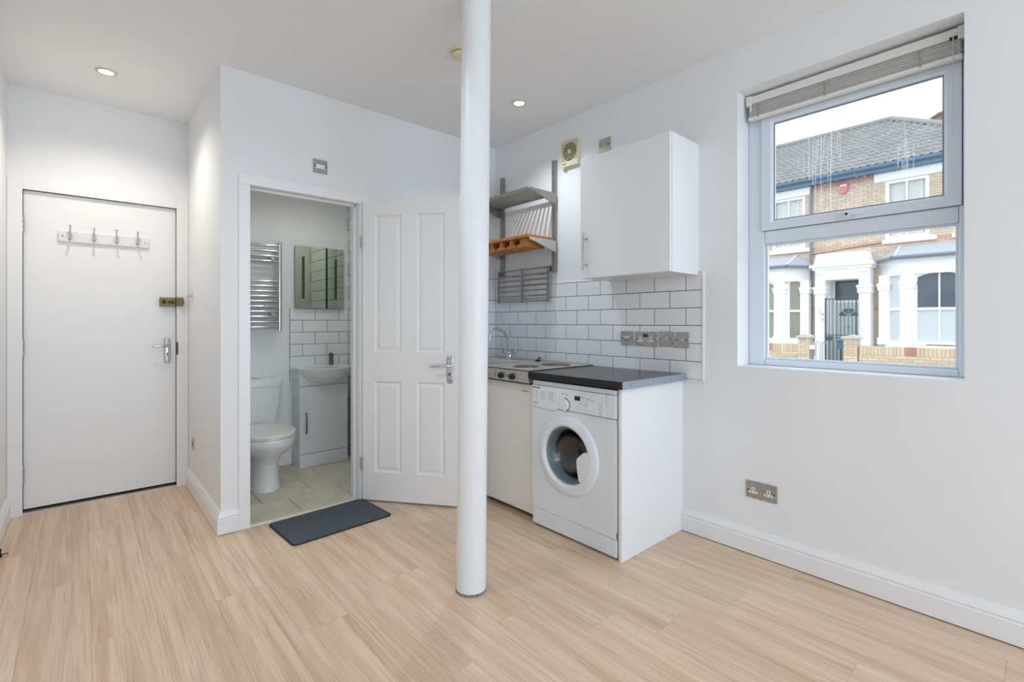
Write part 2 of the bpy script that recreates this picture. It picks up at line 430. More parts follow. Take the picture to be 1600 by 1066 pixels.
def panelled_leaf(root, W, h0, h1, T, panels, mat):
    # stiles and rails as a grid with recesses, the raised panels are separate parts
    xs = sorted({0, W, *[p[0] for p in panels], *[p[1] for p in panels]}); zs = sorted({h0, h1, *[p[2] for p in panels], *[p[3] for p in panels]})
    b = B()
    for i in range(len(xs) - 1):
        for j in range(len(zs) - 1):
            cx, cz = (xs[i] + xs[i + 1]) / 2, (zs[j] + zs[j + 1]) / 2
            if any(p[0] < cx < p[1] and p[2] < cz < p[3] for p in panels): continue
            b.box(xs[i], xs[i + 1], 0, T, zs[j], zs[j + 1])
    bmesh.ops.remove_doubles(b.bm, verts=b.bm.verts, dist=1e-5)
    dup = {}
    for f in list(b.bm.faces):
        k = tuple(round(c, 4) for c in f.calc_center_median()); dup.setdefault(k, []).append(f)
    for fs in dup.values():
        if len(fs) > 1: bmesh.ops.delete(b.bm, geom=fs, context='FACES_ONLY')
    b.out('leaf', mat, root, local=True)
    for (x0, x1, z0, z1) in panels:
        q = B()
        for sgn in (0, 1):
            rs = []
            for ins, dep in ((0, 0.0), (.004, .004), (.010, .0095), (.014, .0105), (.034, .0045), (.037, .0035)):
                y = dep if sgn == 0 else T - dep
                rs.append([(x0 + ins, y, z0 + ins), (x1 - ins, y, z0 + ins), (x1 - ins, y, z1 - ins), (x0 + ins, y, z1 - ins)])
            q.rings(rs, False, True)
        q.out('panel', mat, root, local=True)

bd = thing('door_2', None, None, (1.39, 3.06, 0.0), -math.radians(53), kind='structure')
panelled_leaf(bd, .672, .012, 1.995, .038, [(.085, .275, .198, .798), (.380, .573, .198, .798), (.085, .275, .990, 1.893), (.380, .573, .990, 1.893)], door_paint)
bh = B()
bh.loft([(0, 0, 0, .0215, .0875), (0, 0, .005, .0215, .0875), (0, 0, .008, .017, .082)], 28, p=4.6)
bmesh.ops.rotate(bh.bm, verts=bh.bm.verts, cent=(0, 0, 0), matrix=Matrix.Rotation(PI / 2, 3, 'X'))
bmesh.ops.translate(bh.bm, verts=bh.bm.verts, vec=(.609, 0, .883))
hp = bh.out('handle_plate', chrome, bd, smooth=True, local=True)
B().tube([(.609, -.005, .912), (.609, -.045, .912), (.598, -.052, .912), (.560, -.053, .911), (.520, -.053, .907), (.494, -.050, .906)], [.010, .010, .0095, .008, .0075, .006], 10).out('lever', chrome, hp, smooth=True, local=True)
B().cyl((.609, -.008, .855), (.609, -.018, .855), .0095, n=14).box(.602, .616, -.022, -.018, .850, .860).out('thumb_turn', dark_chrome, hp, smooth=True, local=True)
for (x, z) in ((.600, .952), (.618, .952), (.600, .815), (.618, .815)):
    B().cyl((x, -.007, z), (x, -.0095, z), .0035, n=8).out('screw', dark_chrome, hp, local=True)
for z in (.25, 1.72): B().cyl((-.004, -.004, z - .04), (-.004, -.004, z + .04), .006, n=10).out('hinge', satin, bd, local=True)

# ------------------------------------------------------------------ entrance door
DY = YE + 0.012
ed = thing('door_1', None, None, (-0.275, DY, 0), kind='structure')
box(-.2745, .5005, DY, DY + .044, .034, 2.002).out('leaf', door_paint, ed)
struct('trim_5', B().box(XL + .001, -.277, YE - .014, YE, 0, 2.075).box(.503, XS - .001, YE - .014, YE, 0, 2.075).box(-.277, .503, YE - .014, YE, 2.0045, 2.075), door_paint, bevel=.002)
struct('trim_6', B().box(-.285, -.2775, YE, YE + .12, 0, 2.004).box(.5035, .51, YE, YE + .12, 0, 2.004).box(-.2775, .5035, YE, YE + .12, 2.004, 2.012).box(-.2775, .5035, YE + .06, YE + .12, 0, 2.004), void)
struct('trim_7', box(-.277, .503, YE - .012, YE + .05, -.001, .017), M('threshold_bar', (206, 198, 186), .35, .6))
for z in (.253, 1.029, 1.791):
    hg = B().cyl((-.277, DY - .014, z - .051), (-.277, DY - .014, z + .051), .0075, n=12).out('hinge', satin, ed, smooth=True)
    B().cyl((-.277, DY - .014, z - .018), (-.277, DY - .014, z - .014), .0085, n=12).cyl((-.277, DY - .014, z + .014), (-.277, DY - .014, z + .018), .0085, n=12).out('knuckle_ring', dark_chrome, hg)
lk = box(.405, .498, DY - .026, DY - .0005, 1.300, 1.362).out('rim_lock', brass, ed, bevel=.003, label='aged brass rim lock body')
B().cyl((.43, DY - .026, 1.331), (.43, DY - .040, 1.331), .013, n=16).box(.427, .433, DY - .046, DY - .04, 1.315, 1.347).out('snib', brass_dark, lk)
box(.452, .487, DY - .029, DY - .026, 1.322, 1.340).out('lever_slot', brass_dark, lk)
box(.504, .541, YE - .040, YE - .0145, 1.302, 1.364).cyl((.541, YE - .028, 1.333), (.544, YE - .028, 1.333), .02, n=12).out('lock_keep', brass, ed, bevel=.003, label='aged brass keep on the frame')
box(.502, .512, YE - .017, YE - .0141, .955, 1.045).out('latch_keep', rust, ed, label='rusty brown latch keep')
hb = B().loft([(0, 0, 0, .0205, .092), (0, 0, .005, .0205, .092), (0, 0, .008, .016, .086)], 28, p=5.0)
bmesh.ops.rotate(hb.bm, verts=hb.bm.verts, cent=(0, 0, 0), matrix=Matrix.Rotation(PI / 2, 3, 'X'))
bmesh.ops.translate(hb.bm, verts=hb.bm.verts, vec=(.4505, DY, .984))
hp1 = hb.out('handle_plate', chrome, ed, smooth=True)
B().tube([(.4505, DY - .004, 1.022), (.4505, DY - .042, 1.022), (.438, DY - .050, 1.022), (.41, DY - .05, 1.020), (.38, DY - .05, 1.019), (.362, DY - .047, 1.021)], [.010, .010, .009, .006, .0085, .009], 10).out('lever', chrome, hp1, smooth=True)
B().cyl((.4505, DY - .008, .965), (.4505, DY - .0095, .965), .0055, n=10).box(.4475, .4535, DY - .0095, DY - .008, .948, .965).out('keyhole', black, hp1)
for z in (1.058, .91):
    for x in (.442, .459): B().cyl((x, DY - .007, z), (x, DY - .0095, z), .003, n=8).out('screw', dark_chrome, hp1)

cr = thing('coat_rack', 'white wooden coat rail with four chrome hooks on the plain entrance door', 'coat rack', (.112, DY - .001, 1.738))
rk = box(-.118, .343, DY - .016, DY - .001, 1.703, 1.773).out('rail', M('rail_paint', (233, 229, 226), .5), cr, bevel=.003)
for x in (-.098, .322): B().cyl((x, DY - .016, 1.738), (x, DY - .0185, 1.738), .0045, n=10).out('screw', dark_chrome, rk)
for x in (-.061, .055, .169, .282):
    h = B(); y = DY - .016
    h.loft([(x, 0, 0, .011, .019), (x, 0, .004, .011, .019), (x, 0, .006, .008, .015)], 18)
    bmesh.ops.rotate(h.bm, verts=h.bm.verts, cent=(x, 0, 0), matrix=Matrix.Rotation(PI / 2, 3, 'X'))
    bmesh.ops.translate(h.bm, verts=h.bm.verts, vec=(0, y, 1.738))
    h.tube([(x, y - .004, 1.745), (x, y - .012, 1.765), (x, y - .022, 1.785), (x, y - .030, 1.797)], [.005, .0045, .004, .004], 8)
    h.lathe([(0.001, 0), (.007, .003), (.0085, .008), (.006, .013), (.001, .015)], (x, y - .031, 1.794), 'Z', 12)
    h.tube([(x, y - .004, 1.733), (x, y - .02, 1.722), (x, y - .034, 1.716), (x, y - .042, 1.724)], [.0055, .005, .0045, .0045], 8)
    h.lathe([(0.001, 0), (.007, .003), (.0085, .008), (.006, .013), (.001, .015)], (x, y - .042, 1.722), 'Z', 12)
    h.out('hook', chrome, cr, smooth=True)

# small things on the hall side wall
dc = thing('door_catch', 'small chrome door catch high on the hall side wall', 'door catch', (XS, 4.02, 1.37))
box(XS - .004, XS, 4.006, 4.034, 1.325, 1.415).out('catch_plate', M('catch_paint', (222, 218, 214), .5), dc, bevel=.001)
B().cyl((XS - .004, 4.02, 1.37), (XS - .028, 4.02, 1.37), .008, n=12).cyl((XS - .028, 4.02, 1.37), (XS - .034, 4.02, 1.37), .011, n=12).out('knob', chrome, dc, smooth=True)
ph = thing('phone_socket', 'small worn wall socket just above the hall skirting', 'wall socket', (XS, 3.97, .347))
box(XS - .008, XS, 3.935, 4.005, .305, .39).out('faceplate', M('worn_plate', (196, 188, 178), .5, var=.2, vscale=60), ph, bevel=.002)
box(XS - .0095, XS - .008, 3.955, 3.985, .33, .355).out('port', dark_print, ph)
ds = thing('door_stop', 'small black door stop on the floor by the hall skirting', 'door stop', (-.318, 3.546, 0))
B().lathe([(.0165, 0), (.0165, .006), (.013, .010), (.012, .026), (.014, .030), (.014, .038), (.011, .041)], (-.322, 3.546, 0), 'Z', 18).out('stopper', black, ds, smooth=True)
B().tube([(-.308, 3.546, .012), (-.300, 3.540, .014), (-.290, 3.545, .012), (-.287, 3.552, .006)], .0025, 8).out('hook_wire', M('bronze_wire', (110, 84, 60), .4, .8), ds, smooth=True)

# ------------------------------------------------------------------ column, ceiling fittings
ct = thing('column', 'round white painted iron column standing on the laminate floor', 'column', (1.291, 1.728, 0))
N = 40; cb = B(); rs = []
for z in (0.012, .03, .6, 1.3, 2.0, ZC + .001):
    k = z / ZC; cx, cy = 1.291 + .018 * k, 1.728 - .016 * k
    r = .0655 + (.0015 if z < .02 else 0) - .001 * k
    rs.append([(cx + r * math.cos(2 * PI * i / N), cy + r * math.sin(2 * PI * i / N), z) for i in range(N)])
cb.rings(rs).out('shaft', col_paint, ct, smooth=True)
B().lathe([(.068, 0), (.068, .006), (.0645, .0135)], (1.291, 1.728, .0005), 'Z', 40).out('grimy_foot', soot, ct, smooth=True, label='grimy grey foot ring')

ring_m = M('downlight_ring', (206, 204, 198), .35, .3)
def downlight(name, x, y, label, zc=ZC):
    t = thing(name, label, 'ceiling light', (x, y, zc), group=None)
    B().lathe([(.036, 0), (.050, 0), (.050, -.003), (.046, -.006), (.037, -.006), (.033, -.001)], (x, y, zc), 'Z', 32, False, False).out('trim_ring', ring_m, t, smooth=True, label='silver ring')
    B().lathe([(.034, -.0015), (.025, -.003), (.0005, -.004)], (x, y, zc), 'Z', 24).out('bulb', bulb_m, t, smooth=True)
downlight('downlight', .10, 3.63, 'lit silver-rimmed downlight in the hall ceiling before the entrance door')
downlight('downlight', 2.145, 2.346, 'lit silver-rimmed downlight in the ceiling above the kitchen')
sd = thing('smoke_detector', 'cream domed smoke detector on the ceiling behind the column', 'smoke detector', (1.50, 2.10, ZC))
B().lathe([(.052, 0), (.052, -.014), (.049, -.017)], (1.50, 2.10, ZC), 'Z', 32).out('base', cream, sd, smooth=True)
B().lathe([(.046, -.017), (.046, -.022)], (1.50, 2.10, ZC), 'Z', 32).out('vent_gap', brass_dark, sd, smooth=True)
B().lathe([(.049, -.022), (.048, -.034), (.042, -.040), (.034, -.041), (.033, -.037), (.0005, -.036)], (1.50, 2.10, ZC), 'Z', 32).out('cover', cream, sd, smooth=True)

# ------------------------------------------------------------------ electrical plates
def wall_plate(name, label, cat, loc, rz, w, h, kind, group=None):
    t = thing(name, label, cat, loc, rz, group)
    L = dict(local=True)
    p = box(-w / 2, w / 2, -.006, 0, -h / 2, h / 2).out('faceplate', plate_metal, t, bevel=.0015, **L)
    sx = w / 2 - .0125
    for x in (-sx, sx): B().cyl((x, -.006, 0 if kind != 'double' else -.004), (x, -.0085, 0 if kind != 'double' else -.004), .0038, n=10).out('screw', black, p, **L)
    if kind == 'double':
        for c in (-.037, .037):
            i = B().cyl((c, -.006, .006), (c, -.0075, .006), .0095, n=16).out('earth_insert', white_pl, t, **L)
            box(c - .0018, c + .0018, -.0082, -.0075, .001, .010).out('slot', black, i, **L)
            i = B()
            i.prism([(c - .02, -.018), (c + .02, -.018), (c + .023, -.012), (c + .02, -.006), (c - .02, -.006), (c - .023, -.012)], 'Y', -.0075, -.006)
            i = i.out('pin_insert', white_pl, t, **L)
            for q in (-.011, .011): box(c + q - .0032, c + q + .0032, -.0082, -.0075, -.0138, -.0102).out('slot', black, i, **L)
        for c in (-.0085, .0085): box(c - .006, c + .006, -.0095, -.006, .010 if h > .08 else 0, .030).out('rocker', satin if cat == 'low socket' else black if 'steel double socket above' in label else satin, t, bevel=.001, **L)
    elif kind == 'switch':
        r = B().rings([[(-.011, -.006, -.013), (.011, -.006, -.013), (.011, -.006, .013), (-.011, -.006, .013)], [(-.010, -.011, -.012), (.010, -.011, -.012), (.010, -.0075, .012), (-.010, -.0075, .012)]])
        r.out('rocker', satin, t, **L)
        box(-.008, .008, -.0112, -.0108, -.0145, -.0125).out('rocker_gap', dark_print, t, **L)
    elif kind == 'spur':
        box(-.020, .020, -.009, -.006, -.004, .014).out('rocker', chrome, t, bevel=.0015, **L)
        box(-.020, -.003, -.009, -.006, -.016, -.009).out('fuse_holder', dark_chrome, t, **L)
        box(.005, .018, -.008, -.006, -.014, -.010).out('indicator', dark_print, t, **L)
    elif kind == 'rocker_wide':
        r = B().rings([[(-.028, -.006, -.016), (.028, -.006, -.016), (.028, -.006, .014), (-.028, -.006, .014)], [(-.026, -.012, -.014), (.026, -.012, -.014), (.026, -.008, .012), (-.026, -.008, .012)]])
        r.out('rocker', white_pl, t, **L)
        box(-.028, .028, -.0068, -.006, .014, .0165).out('rocker_gap', dark_print, t, **L)
    return t
XT = XW - .0085       # face of the kitchen tiles
R90 = -PI / 2
wall_plate('fused_switch', 'steel fused switch plate on the tiles, first of four plates from the sink', 'switch', (XT, 1.793, 1.088), R90, .089, .087, 'spur')
wall_plate('double_socket', 'steel double socket above the black worktop between switch plates', 'socket', (XT, 1.657, 1.086), R90, .150, .087, 'double')
wall_plate('light_switch', 'square steel switch plate directly beside the tiled double socket', 'switch', (XT, 1.522, 1.089), R90, .090, .087, 'switch')
wall_plate('light_switch', 'square steel switch plate nearest the tile edge and window', 'switch', (XT, 1.4225, 1.086), R90, .090, .089, 'switch')
wall_plate('double_socket', 'steel double socket low on the bare wall under the window', 'low socket', (XW, .992, .331), R90, .148, .086, 'double')
wall_plate('isolator_switch', 'silver switch plate with white rocker above the bathroom doorway', 'switch', (1.1245, YB, 2.174), 0, .089, .086, 'rocker_wide')
bp = thing('blanking_plate', 'small plain grey blanking plate high up beside the wall cabinet', 'cover plate', (XW, 1.972, 2.354), R90)
p = box(-.045, .045, -.006, 0, -.044, .044).out('faceplate', satin, bp, bevel=.0015, local=True)
for x in (-.031, .031): B().cyl((x, -.006, 0), (x, -.0085, 0), .004, n=10).out('screw', black, p, local=True)

# ------------------------------------------------------------------ kitchen wall tiles
ROWS = [.867, .967, 1.068, 1.169, 1.269, 1.368, 1.467]
struct('trim_8', box(XW - .0062, XW, 1.303, YB, .868, 1.466), grout)
tcache = {}
def wtile(parent, axis, wall, u0, u1, z0, z1, mat=tile_white):
    g = .0018; du, dz = u1 - u0 - 2 * g, z1 - z0 - 2 * g
    key = (axis, round(du, 3), round(dz, 3))
    if key not in tcache:
        a, c, t, e = du / 2, dz / 2, .008, .0012
        r = [[(-a, -c), (a, -c), (a, c), (-a, c)], [(-a + e, -c + e), (a - e, -c + e), (a - e, c - e), (-a + e, c - e)]]
        f = (lambda p, d: (-d, p[0], p[1])) if axis == 'X' else (lambda p, d: (p[0], -d, p[1]))
        b = B().rings([[f(p, 0) for p in r[0]], [f(p, t - e) for p in r[0]], [f(p, t) for p in r[1]]], False, True)
        tcache[key] = mesh_of(b, 'tile', mat)
    loc = (wall, (u0 + u1) / 2, (z0 + z1) / 2) if axis == 'X' else ((u0 + u1) / 2, wall, (z0 + z1) / 2)
    return piece('tile', tcache[key], parent, loc)
JA = [1.302, 1.398] + [1.398 + .2025 * k for k in range(1, 9)]
JB = [1.302, 1.499] + [1.499 + .2025 * k for k in range(1, 9)]
for i in range(6):
    J = JB if i in (0, 2, 4) else JA
    J = [j for j in J if j < YB - .03] + [YB]
    for a, b_ in zip(J, J[1:]): wtile(wr, 'X', XW, a, b_, ROWS[i], ROWS[i + 1])
    Jx = [XW - .008 - v for v in ((0, .13, .333, .536) if i % 2 else (0, .23, .433, .636))]
    for a, b_ in zip(Jx, Jx[1:]): wtile(wb, 'Y', YB, b_, a, ROWS[i], ROWS[i + 1])
struct('trim_9', box(1.93, XW - .007, YB - .0062, YB, .868, 1.466), grout)
struct('trim_10', B().box(XW - .011, XW, 1.292, 1.302, .862, 1.470).box(XW - .0105, XW, 1.302, YB, 1.467, 1.4695), white_pl)

# ------------------------------------------------------------------ wall cabinet
wc = thing('wall_cabinet', 'white wall cabinet with long bar handle above the tiled splashback', 'cabinet', (XW, 1.6275, 1.452))
b = B()
b.box(2.290, XW, 1.325, 1.343, 1.452, 2.18).box(2.290, XW, 1.912, 1.930, 1.452, 2.18).box(2.290, XW, 1.343, 1.912, 1.452, 1.470).box(2.290, XW, 1.343, 1.912, 2.162, 2.18).box(XW - .012, XW, 1.343, 1.912, 1.470, 2.162)
b.out('carcass', laminate, wc)
wd = box(2.270, 2.288, 1.3265, 1.9285, 1.453, 2.179).out('door', laminate, wc, bevel=.0012)
B().cyl((2.238, 1.877, 1.498), (2.238, 1.877, 1.722), .006, n=14).cyl((2.238, 1.877, 1.532), (2.270, 1.877, 1.532), .005, n=10).cyl((2.238, 1.877, 1.688), (2.270, 1.877, 1.688), .005, n=10).out('handle', satin, wd, smooth=True)

# ------------------------------------------------------------------ extractor fan
ef = thing('extractor_fan', 'cream square extractor fan with round slatted grille beside the shelf rack', 'extractor fan', (XW, 2.262, 2.365), R90)
box(-.080, .080, -.022, 0, -.088, .088).out('housing', cream, ef, bevel=.006, local=True)
g = B().cyl((0, -.0215, .018), (0, -.0228, .018), .063, n=32).out('grille_opening', brass_dark, ef, local=True)
for k in range(11):
    z = -.048 + k * .0132; box(-.072, .072, -.0275, -.0236, z + .0115, z + .0158).out('slat', cream, ef, local=True)
B().cyl((0, -.024, .018), (0, -.029, .018), .012, n=16).out('hub', cream, ef, local=True)
box(-.078, .078, -.027, -.022, -.084, -.050).out('lower_band', cream, ef, bevel=.003, local=True)
box(-.066, -.028, -.0275, -.027, -.066, -.061).out('printed_mark', dark_print, ef, local=True)
box(-.064, -.044, -.0285, -.022, -.094, -.086).out('pull_tab', cream, ef, local=True)

# ------------------------------------------------------------------ shelf rack
sr = thing('shelf_rack', 'grey metal wall rack with slatted shelf, wooden shelf and hanging rail grid', 'wall shelf', (XW, 2.71, 1.34))
UY = (2.418, 3.000)
for y, z0 in zip(UY, (1.553, 1.545)):
    u = box(XW - .022, XW - .0005, y - .0185, y + .0185, z0, 2.36).out('upright', rack_steel, sr, bevel=.002)
    for z in (1.62, 1.95, 2.28): B().cyl((XW - .022, y, z), (XW - .024, y, z), .005, n=8).out('screw', dark_chrome, u)
SX = 2.278
def bracket(y, zt, mat):
    B().prism([(XW - .022, zt), (XW - .022, zt - .078), (XW - .05, zt - .078), (SX + .06, zt - .026), (SX + .01, zt - .016), (SX + .01, zt)], 'Y', y - .004, y + .004).out('bracket', mat, sr, bevel=.001)
for y in UY:
    bracket(y - .022 if y < 2.7 else y + .022, 2.117, rack_steel)
ms = B().box(SX, SX + .012, 2.41, 3.02, 2.094, 2.120).box(XW - .045, XW - .033, 2.41, 3.02, 2.098, 2.118).out('slatted_shelf', rack_steel, sr, bevel=.0015)
for k in range(17):
    y = 2.432 + k * .0352
    box(SX + .012, XW - .045, y - .006, y + .006, 2.104, 2.116).out('slat', rack_steel, ms)
pale_br = M('pale_bracket', (206, 202, 196), .5, .3)
for y in UY: bracket(y - .022 if y < 2.7 else y + .022, 1.774, pale_br)
ws = box(SX, XW - .03, 2.405, 3.03, 1.776, 1.796).out('wooden_shelf', bamboo, sr, bevel=.002)
for k in range(5):
    y = 2.505 + k * .112
    b = B().prism([(y - (.05 if k == 0 else .016), 1.776), (y + .016, 1.776), (y + .016, 1.742), (y + .050, 1.734), (y + .050, 1.718), (y - .050, 1.718), (y - .050, 1.734), (y - (.05 if k == 0 else .016), 1.742)], 'X', SX + .035, XW - .075)
    b.out('glass_hanger', bamboo, ws)
gx = 2.53
rg = sr
for y in (2.455, 2.735, 3.010):
    gb = box(gx - .004, gx + .006, y - .010, y + .010, 1.337, 1.598)
    if y != 2.735: gb.box(gx + .006, XW - .018, y - .011, y + .012, 1.560, 1.598)
    gb.out('grid_upright', rack_steel, sr, bevel=.001)
for z in (1.588, 1.546, 1.507, 1.468, 1.428, 1.387, 1.348): B().cyl((gx - .007, 2.45, z), (gx - .007, 3.015, z), .0055, n=10).out('rail', rack_steel, rg, smooth=True)
for y in (2.475, 2.745, 3.02): B().tube([(gx - .012, y, 1.535), (gx - .05, y, 1.532), (gx - .085, y, 1.530), (gx - .09, y, 1.540)], .0028, 8).out('hook', rack_steel, rg, smooth=True)

# ------------------------------------------------------------------ worktop, end panel, washing machine
ep = thing('end_panel', 'white upright end panel closing the washing machine bay', 'panel', (2.275, 1.4295, 0))
box(1.984, XW - .0005, 1.4205, 1.4385, .001, .8585).out('board', laminate, ep, bevel=.0008)
wt = thing('worktop', 'short black worktop with metal side edge over the washing machine', 'worktop', (2.26, 1.7275, .859))
box(1.958, XW - .0085, 1.396, 2.060, .859, .8965).out('slab', worktop_m, wt, bevel=.0015)
box(1.9545, 1.9578, 1.396, 2.060, .8592, .8962).out('front_edging', wt_front, wt)
st = box(1.9545, XW - .009, 1.3935, 1.3957, .859, .8968).out('metal_edge_strip', alu, wt, label='bluish metal edge strip')
for x in (2.03, 2.22, 2.40): B().cyl((x, 1.3935, .877), (x, 1.3915, .877), .006, n=10).out('screw', chrome, st)

wm = thing('washing_machine', 'white front-loading washing machine with round glass door under worktop', 'washing machine', (1.982, 1.749, 0), R90)
L = dict(local=True)
cbx = B().box(-.2985, -.290, .02, .56, .012, .848).box(.290, .2985, .02, .56, .012, .848).box(-.290, .290, .02, .56, .840, .848).box(-.290, .290, .02, .56, .012, .02).box(-.290, .290, .55, .56, .02, .840)
cbx.box(-.290, .290, .02, .03, .70, .84).box(-.290, .290, .02, .03, .02, .105)
cbx.out('cabinet', appliance, wm, **L)
for x in (-.26, .26):
    for y in (.06, .5): B().cyl((x, y, 0), (x, y, .014), .02, n=12).out('foot', black, wm, **L)
# front skin with a round hole for the door
fb = B(); cx, cz, n = -.025, .46, 48
outer = []; inner = []
x0, x1, z0, z1 = -.2985, .2985, .105, .700
for i in range(n):
    t = 2 * PI * i / n; c, s_ = math.cos(t), math.sin(t)
    inner.append((cx + .172 * c, cz + .172 * s_))
    k = min(((x1 - cx) / c if c > 1e-6 else (x0 - cx) / c if c < -1e-6 else 9), ((z1 - cz) / s_ if s_ > 1e-6 else (z0 - cz) / s_ if s_ < -1e-6 else 9))
    outer.append((cx + k * c, cz + k * s_))
fb.rings([[(x, .02, z) for x, z in outer], [(x, 0, z) for x, z in outer], [(x, 0, z) for x, z in inner], [(x, .04, z) for x, z in inner]], False, False)
for (sx_, sz_) in ((x0, z0), (x1, z0), (x0, z1), (x1, z1)):
    best = sorted(range(n), key=lambda i: (outer[i][0] - sx_) ** 2 + (outer[i][1] - sz_) ** 2)[:2]
    fb.quad([(outer[best[0]][0], 0, outer[best[0]][1]), (sx_, 0, sz_), (outer[best[1]][0], 0, outer[best[1]][1])])
fb.out('front_panel', appliance, wm, **L)
kick = box(-.2965, .2985, -.002, .02, .014, .102).out('kick_plate', appliance, wm, bevel=.003, **L)
# control panel
cpz0, cpz1 = .703, .822
box(-.2985, .2985, .002, .03, cpz1 + .0015, .848).out('top_strip', appliance, wm, bevel=.002, **L)
fasc = box(-.2965, .235, -.006, .02, cpz0 + .001, cpz1).out('control_fascia', appliance, wm, bevel=.003, **L)
box(.237, .2975, -.004, .02, cpz0 + .001, cpz1).out('fascia_end', appliance, wm, bevel=.004, **L)
drw = B().prism([(-.2955, .704), (-.20, .693), (-.115, .693), (-.100, .700), (-.094, .712), (-.094, .8205), (-.2955, .8205)], 'Y', -.0095, -.0045)
drw = drw.out('detergent_drawer', appliance, wm, bevel=.0015, **L)
text('EWD 71452', .0115, (-.288, -.0099, .805), drw, dark_print, 'model_lettering', bold=.0006)
text('indesit', .012, (-.276, -.0099, .717), drw, grey_print, 'brand_lettering', bold=.0002)
B().cyl((-.283, -.0095, .721), (-.283, -.0099, .721), .0035, n=12).out('brand_dot', grey_print, drw, **L)
pr_ = B()
for cxx, zz, wdt in ((-.288, .795, .011), (-.262, .795, .012), (-.222, .795, .012), (-.204, .793, .02), (-.160, .793, .012), (-.144, .792, .022)):
    for k in range(6):
        ww = wdt * (.6 + .4 * ((k * 7 + int(abs(cxx) * 1000)) % 5) / 4); pr_.box(cxx, cxx + ww, -.0098, -.0094, zz - .0085 * k - .0025, zz - .0085 * k)
pr_.out('programme_list', grey_print, drw, kind='stuff', **L)
B().lathe([(.033, 0), (.0325, -.006), (.030, -.009), (.0005, -.0095)], (-.041, -.006, .735), 'Y', 32).out('dial', appliance, wm, smooth=True, **L)
arc = B(); ins = []; ots = []
for i in range(15):
    t = math.radians(92 - i * 11); ins.append((-.041 + .0335 * math.cos(t), .735 + .0335 * math.sin(t))); ots.append((-.041 + .0385 * math.cos(t), .735 + .0385 * math.sin(t)))
for i in range(14): arc.quad([(ins[i][0], -.0066, ins[i][1]), (ins[i + 1][0], -.0066, ins[i + 1][1]), (ots[i + 1][0], -.0066, ots[i + 1][1]), (ots[i][0], -.0066, ots[i][1])])
arc.out('dial_scale', dark_print, wm, **L)
dots = B()
for i in range(10):
    t = math.radians(270 - 12 * i + 60); dots.box(-.041 + .043 * math.cos(t) - .0014, -.041 + .043 * math.cos(t) + .0014, -.0066, -.006, .735 + .043 * math.sin(t) - .0014, .735 + .043 * math.sin(t) + .0014)
for (x, z, ww) in ((-.060, .792, .012), (-.035, .790, .02), (.062, .790, .012), (.085, .785, .016), (.115, .782, .018), (.145, .778, .018), (.062, .752, .016), (.105, .752, .016)):
    dots.box(x, x + ww, -.0066, -.006, z, z + .0035)
for k in range(8): dots.box(.196, .202, -.0066, -.006, .772 - .0085 * k, .7745 - .0085 * k); dots.box(.206, .212, -.0066, -.006, .772 - .0085 * k, .7745 - .0085 * k)
dots.out('printed_symbols', grey_print, wm, kind='stuff', **L)
box(.030, .069, -.0068, -.006, .7685, .7915).out('display', black, wm, **L)
for x, z in ((.068, .732), (.128, .735)): B().lathe([(.020, 0), (.0195, -.002), (.018, -.0035), (.0005, -.004)], (x, -.006, z), 'Y', 24).out('button', appliance, wm, smooth=True, **L)
# round door
wdo = B().lathe([(.170, .004), (.2135, .003), (.2145, -.009), (.212, -.0135), (.206, -.016), (.175, -.024), (.169, -.0245), (.163, -.022), (.157, -.014), (.155, .000), (.152, .015)], (cx, 0, cz), 'Y', 56, False, False).out('door_ring', appliance, wm, smooth=True, **L)
poly = []
for i in range(13):
    t = math.radians(14 - i * 62 / 12); poly.append((cx + .168 * math.cos(t), cz + .168 * math.sin(t)))
poly = [(cx + .166 * math.cos(math.radians(a)), cz + .166 * math.sin(math.radians(a))) for a in range(16, -48, -6)]
poly += [(cx + .098, cz - .118), (cx + .090, cz - .085), (cx + .083, cz - .045), (cx + .080, cz - .010), (cx + .088, cz + .008), (cx + .104, cz + .022), (cx + .128, cz + .042)]
B().prism(poly, 'Y', -.0240, .004).out('door_handle', appliance, wdo, bevel=.004, **L)
B().lathe([(.154, -.006), (.150, -.008), (.145, -.002), (.139, .045), (.137, .058)], (cx, 0, cz), 'Y', 48, False, False).out('door_seal', teal_rubber, wm, smooth=True, **L)
B().lathe([(.150, -.004), (.135, .006), (.118, .035), (.105, .060), (.07, .075), (.0005, .080)], (cx, 0, cz), 'Y', 40, False, False).out('glass_bowl', port_glass, wm, smooth=True, **L)
dr_ = B().lathe([(.235, .065), (.24, .08), (.24, .34), (.23, .36), (.0005, .365)], (cx, 0, cz), 'Y', 48, False, False).lathe([(.235, .065), (.14, .060)], (cx, 0, cz), 'Y', 48, False, False).out('drum', drum_m, wm, smooth=True, **L)
for a in (100, 220, 340):
    t = math.radians(a); c, s_ = math.cos(t), math.sin(t)
    pts = [(cx + c * .238 - s_ * .05, cz + s_ * .238 + c * .05), (cx + c * .238 + s_ * .05, cz + s_ * .238 - c * .05), (cx + c * .17 + s_ * .012, cz + s_ * .17 - c * .012), (cx + c * .17 - s_ * .012, cz + s_ * .17 + c * .012)]
    B().prism(pts, 'Y', .09, .36).out('paddle', steel, dr_, bevel=.006, **L)

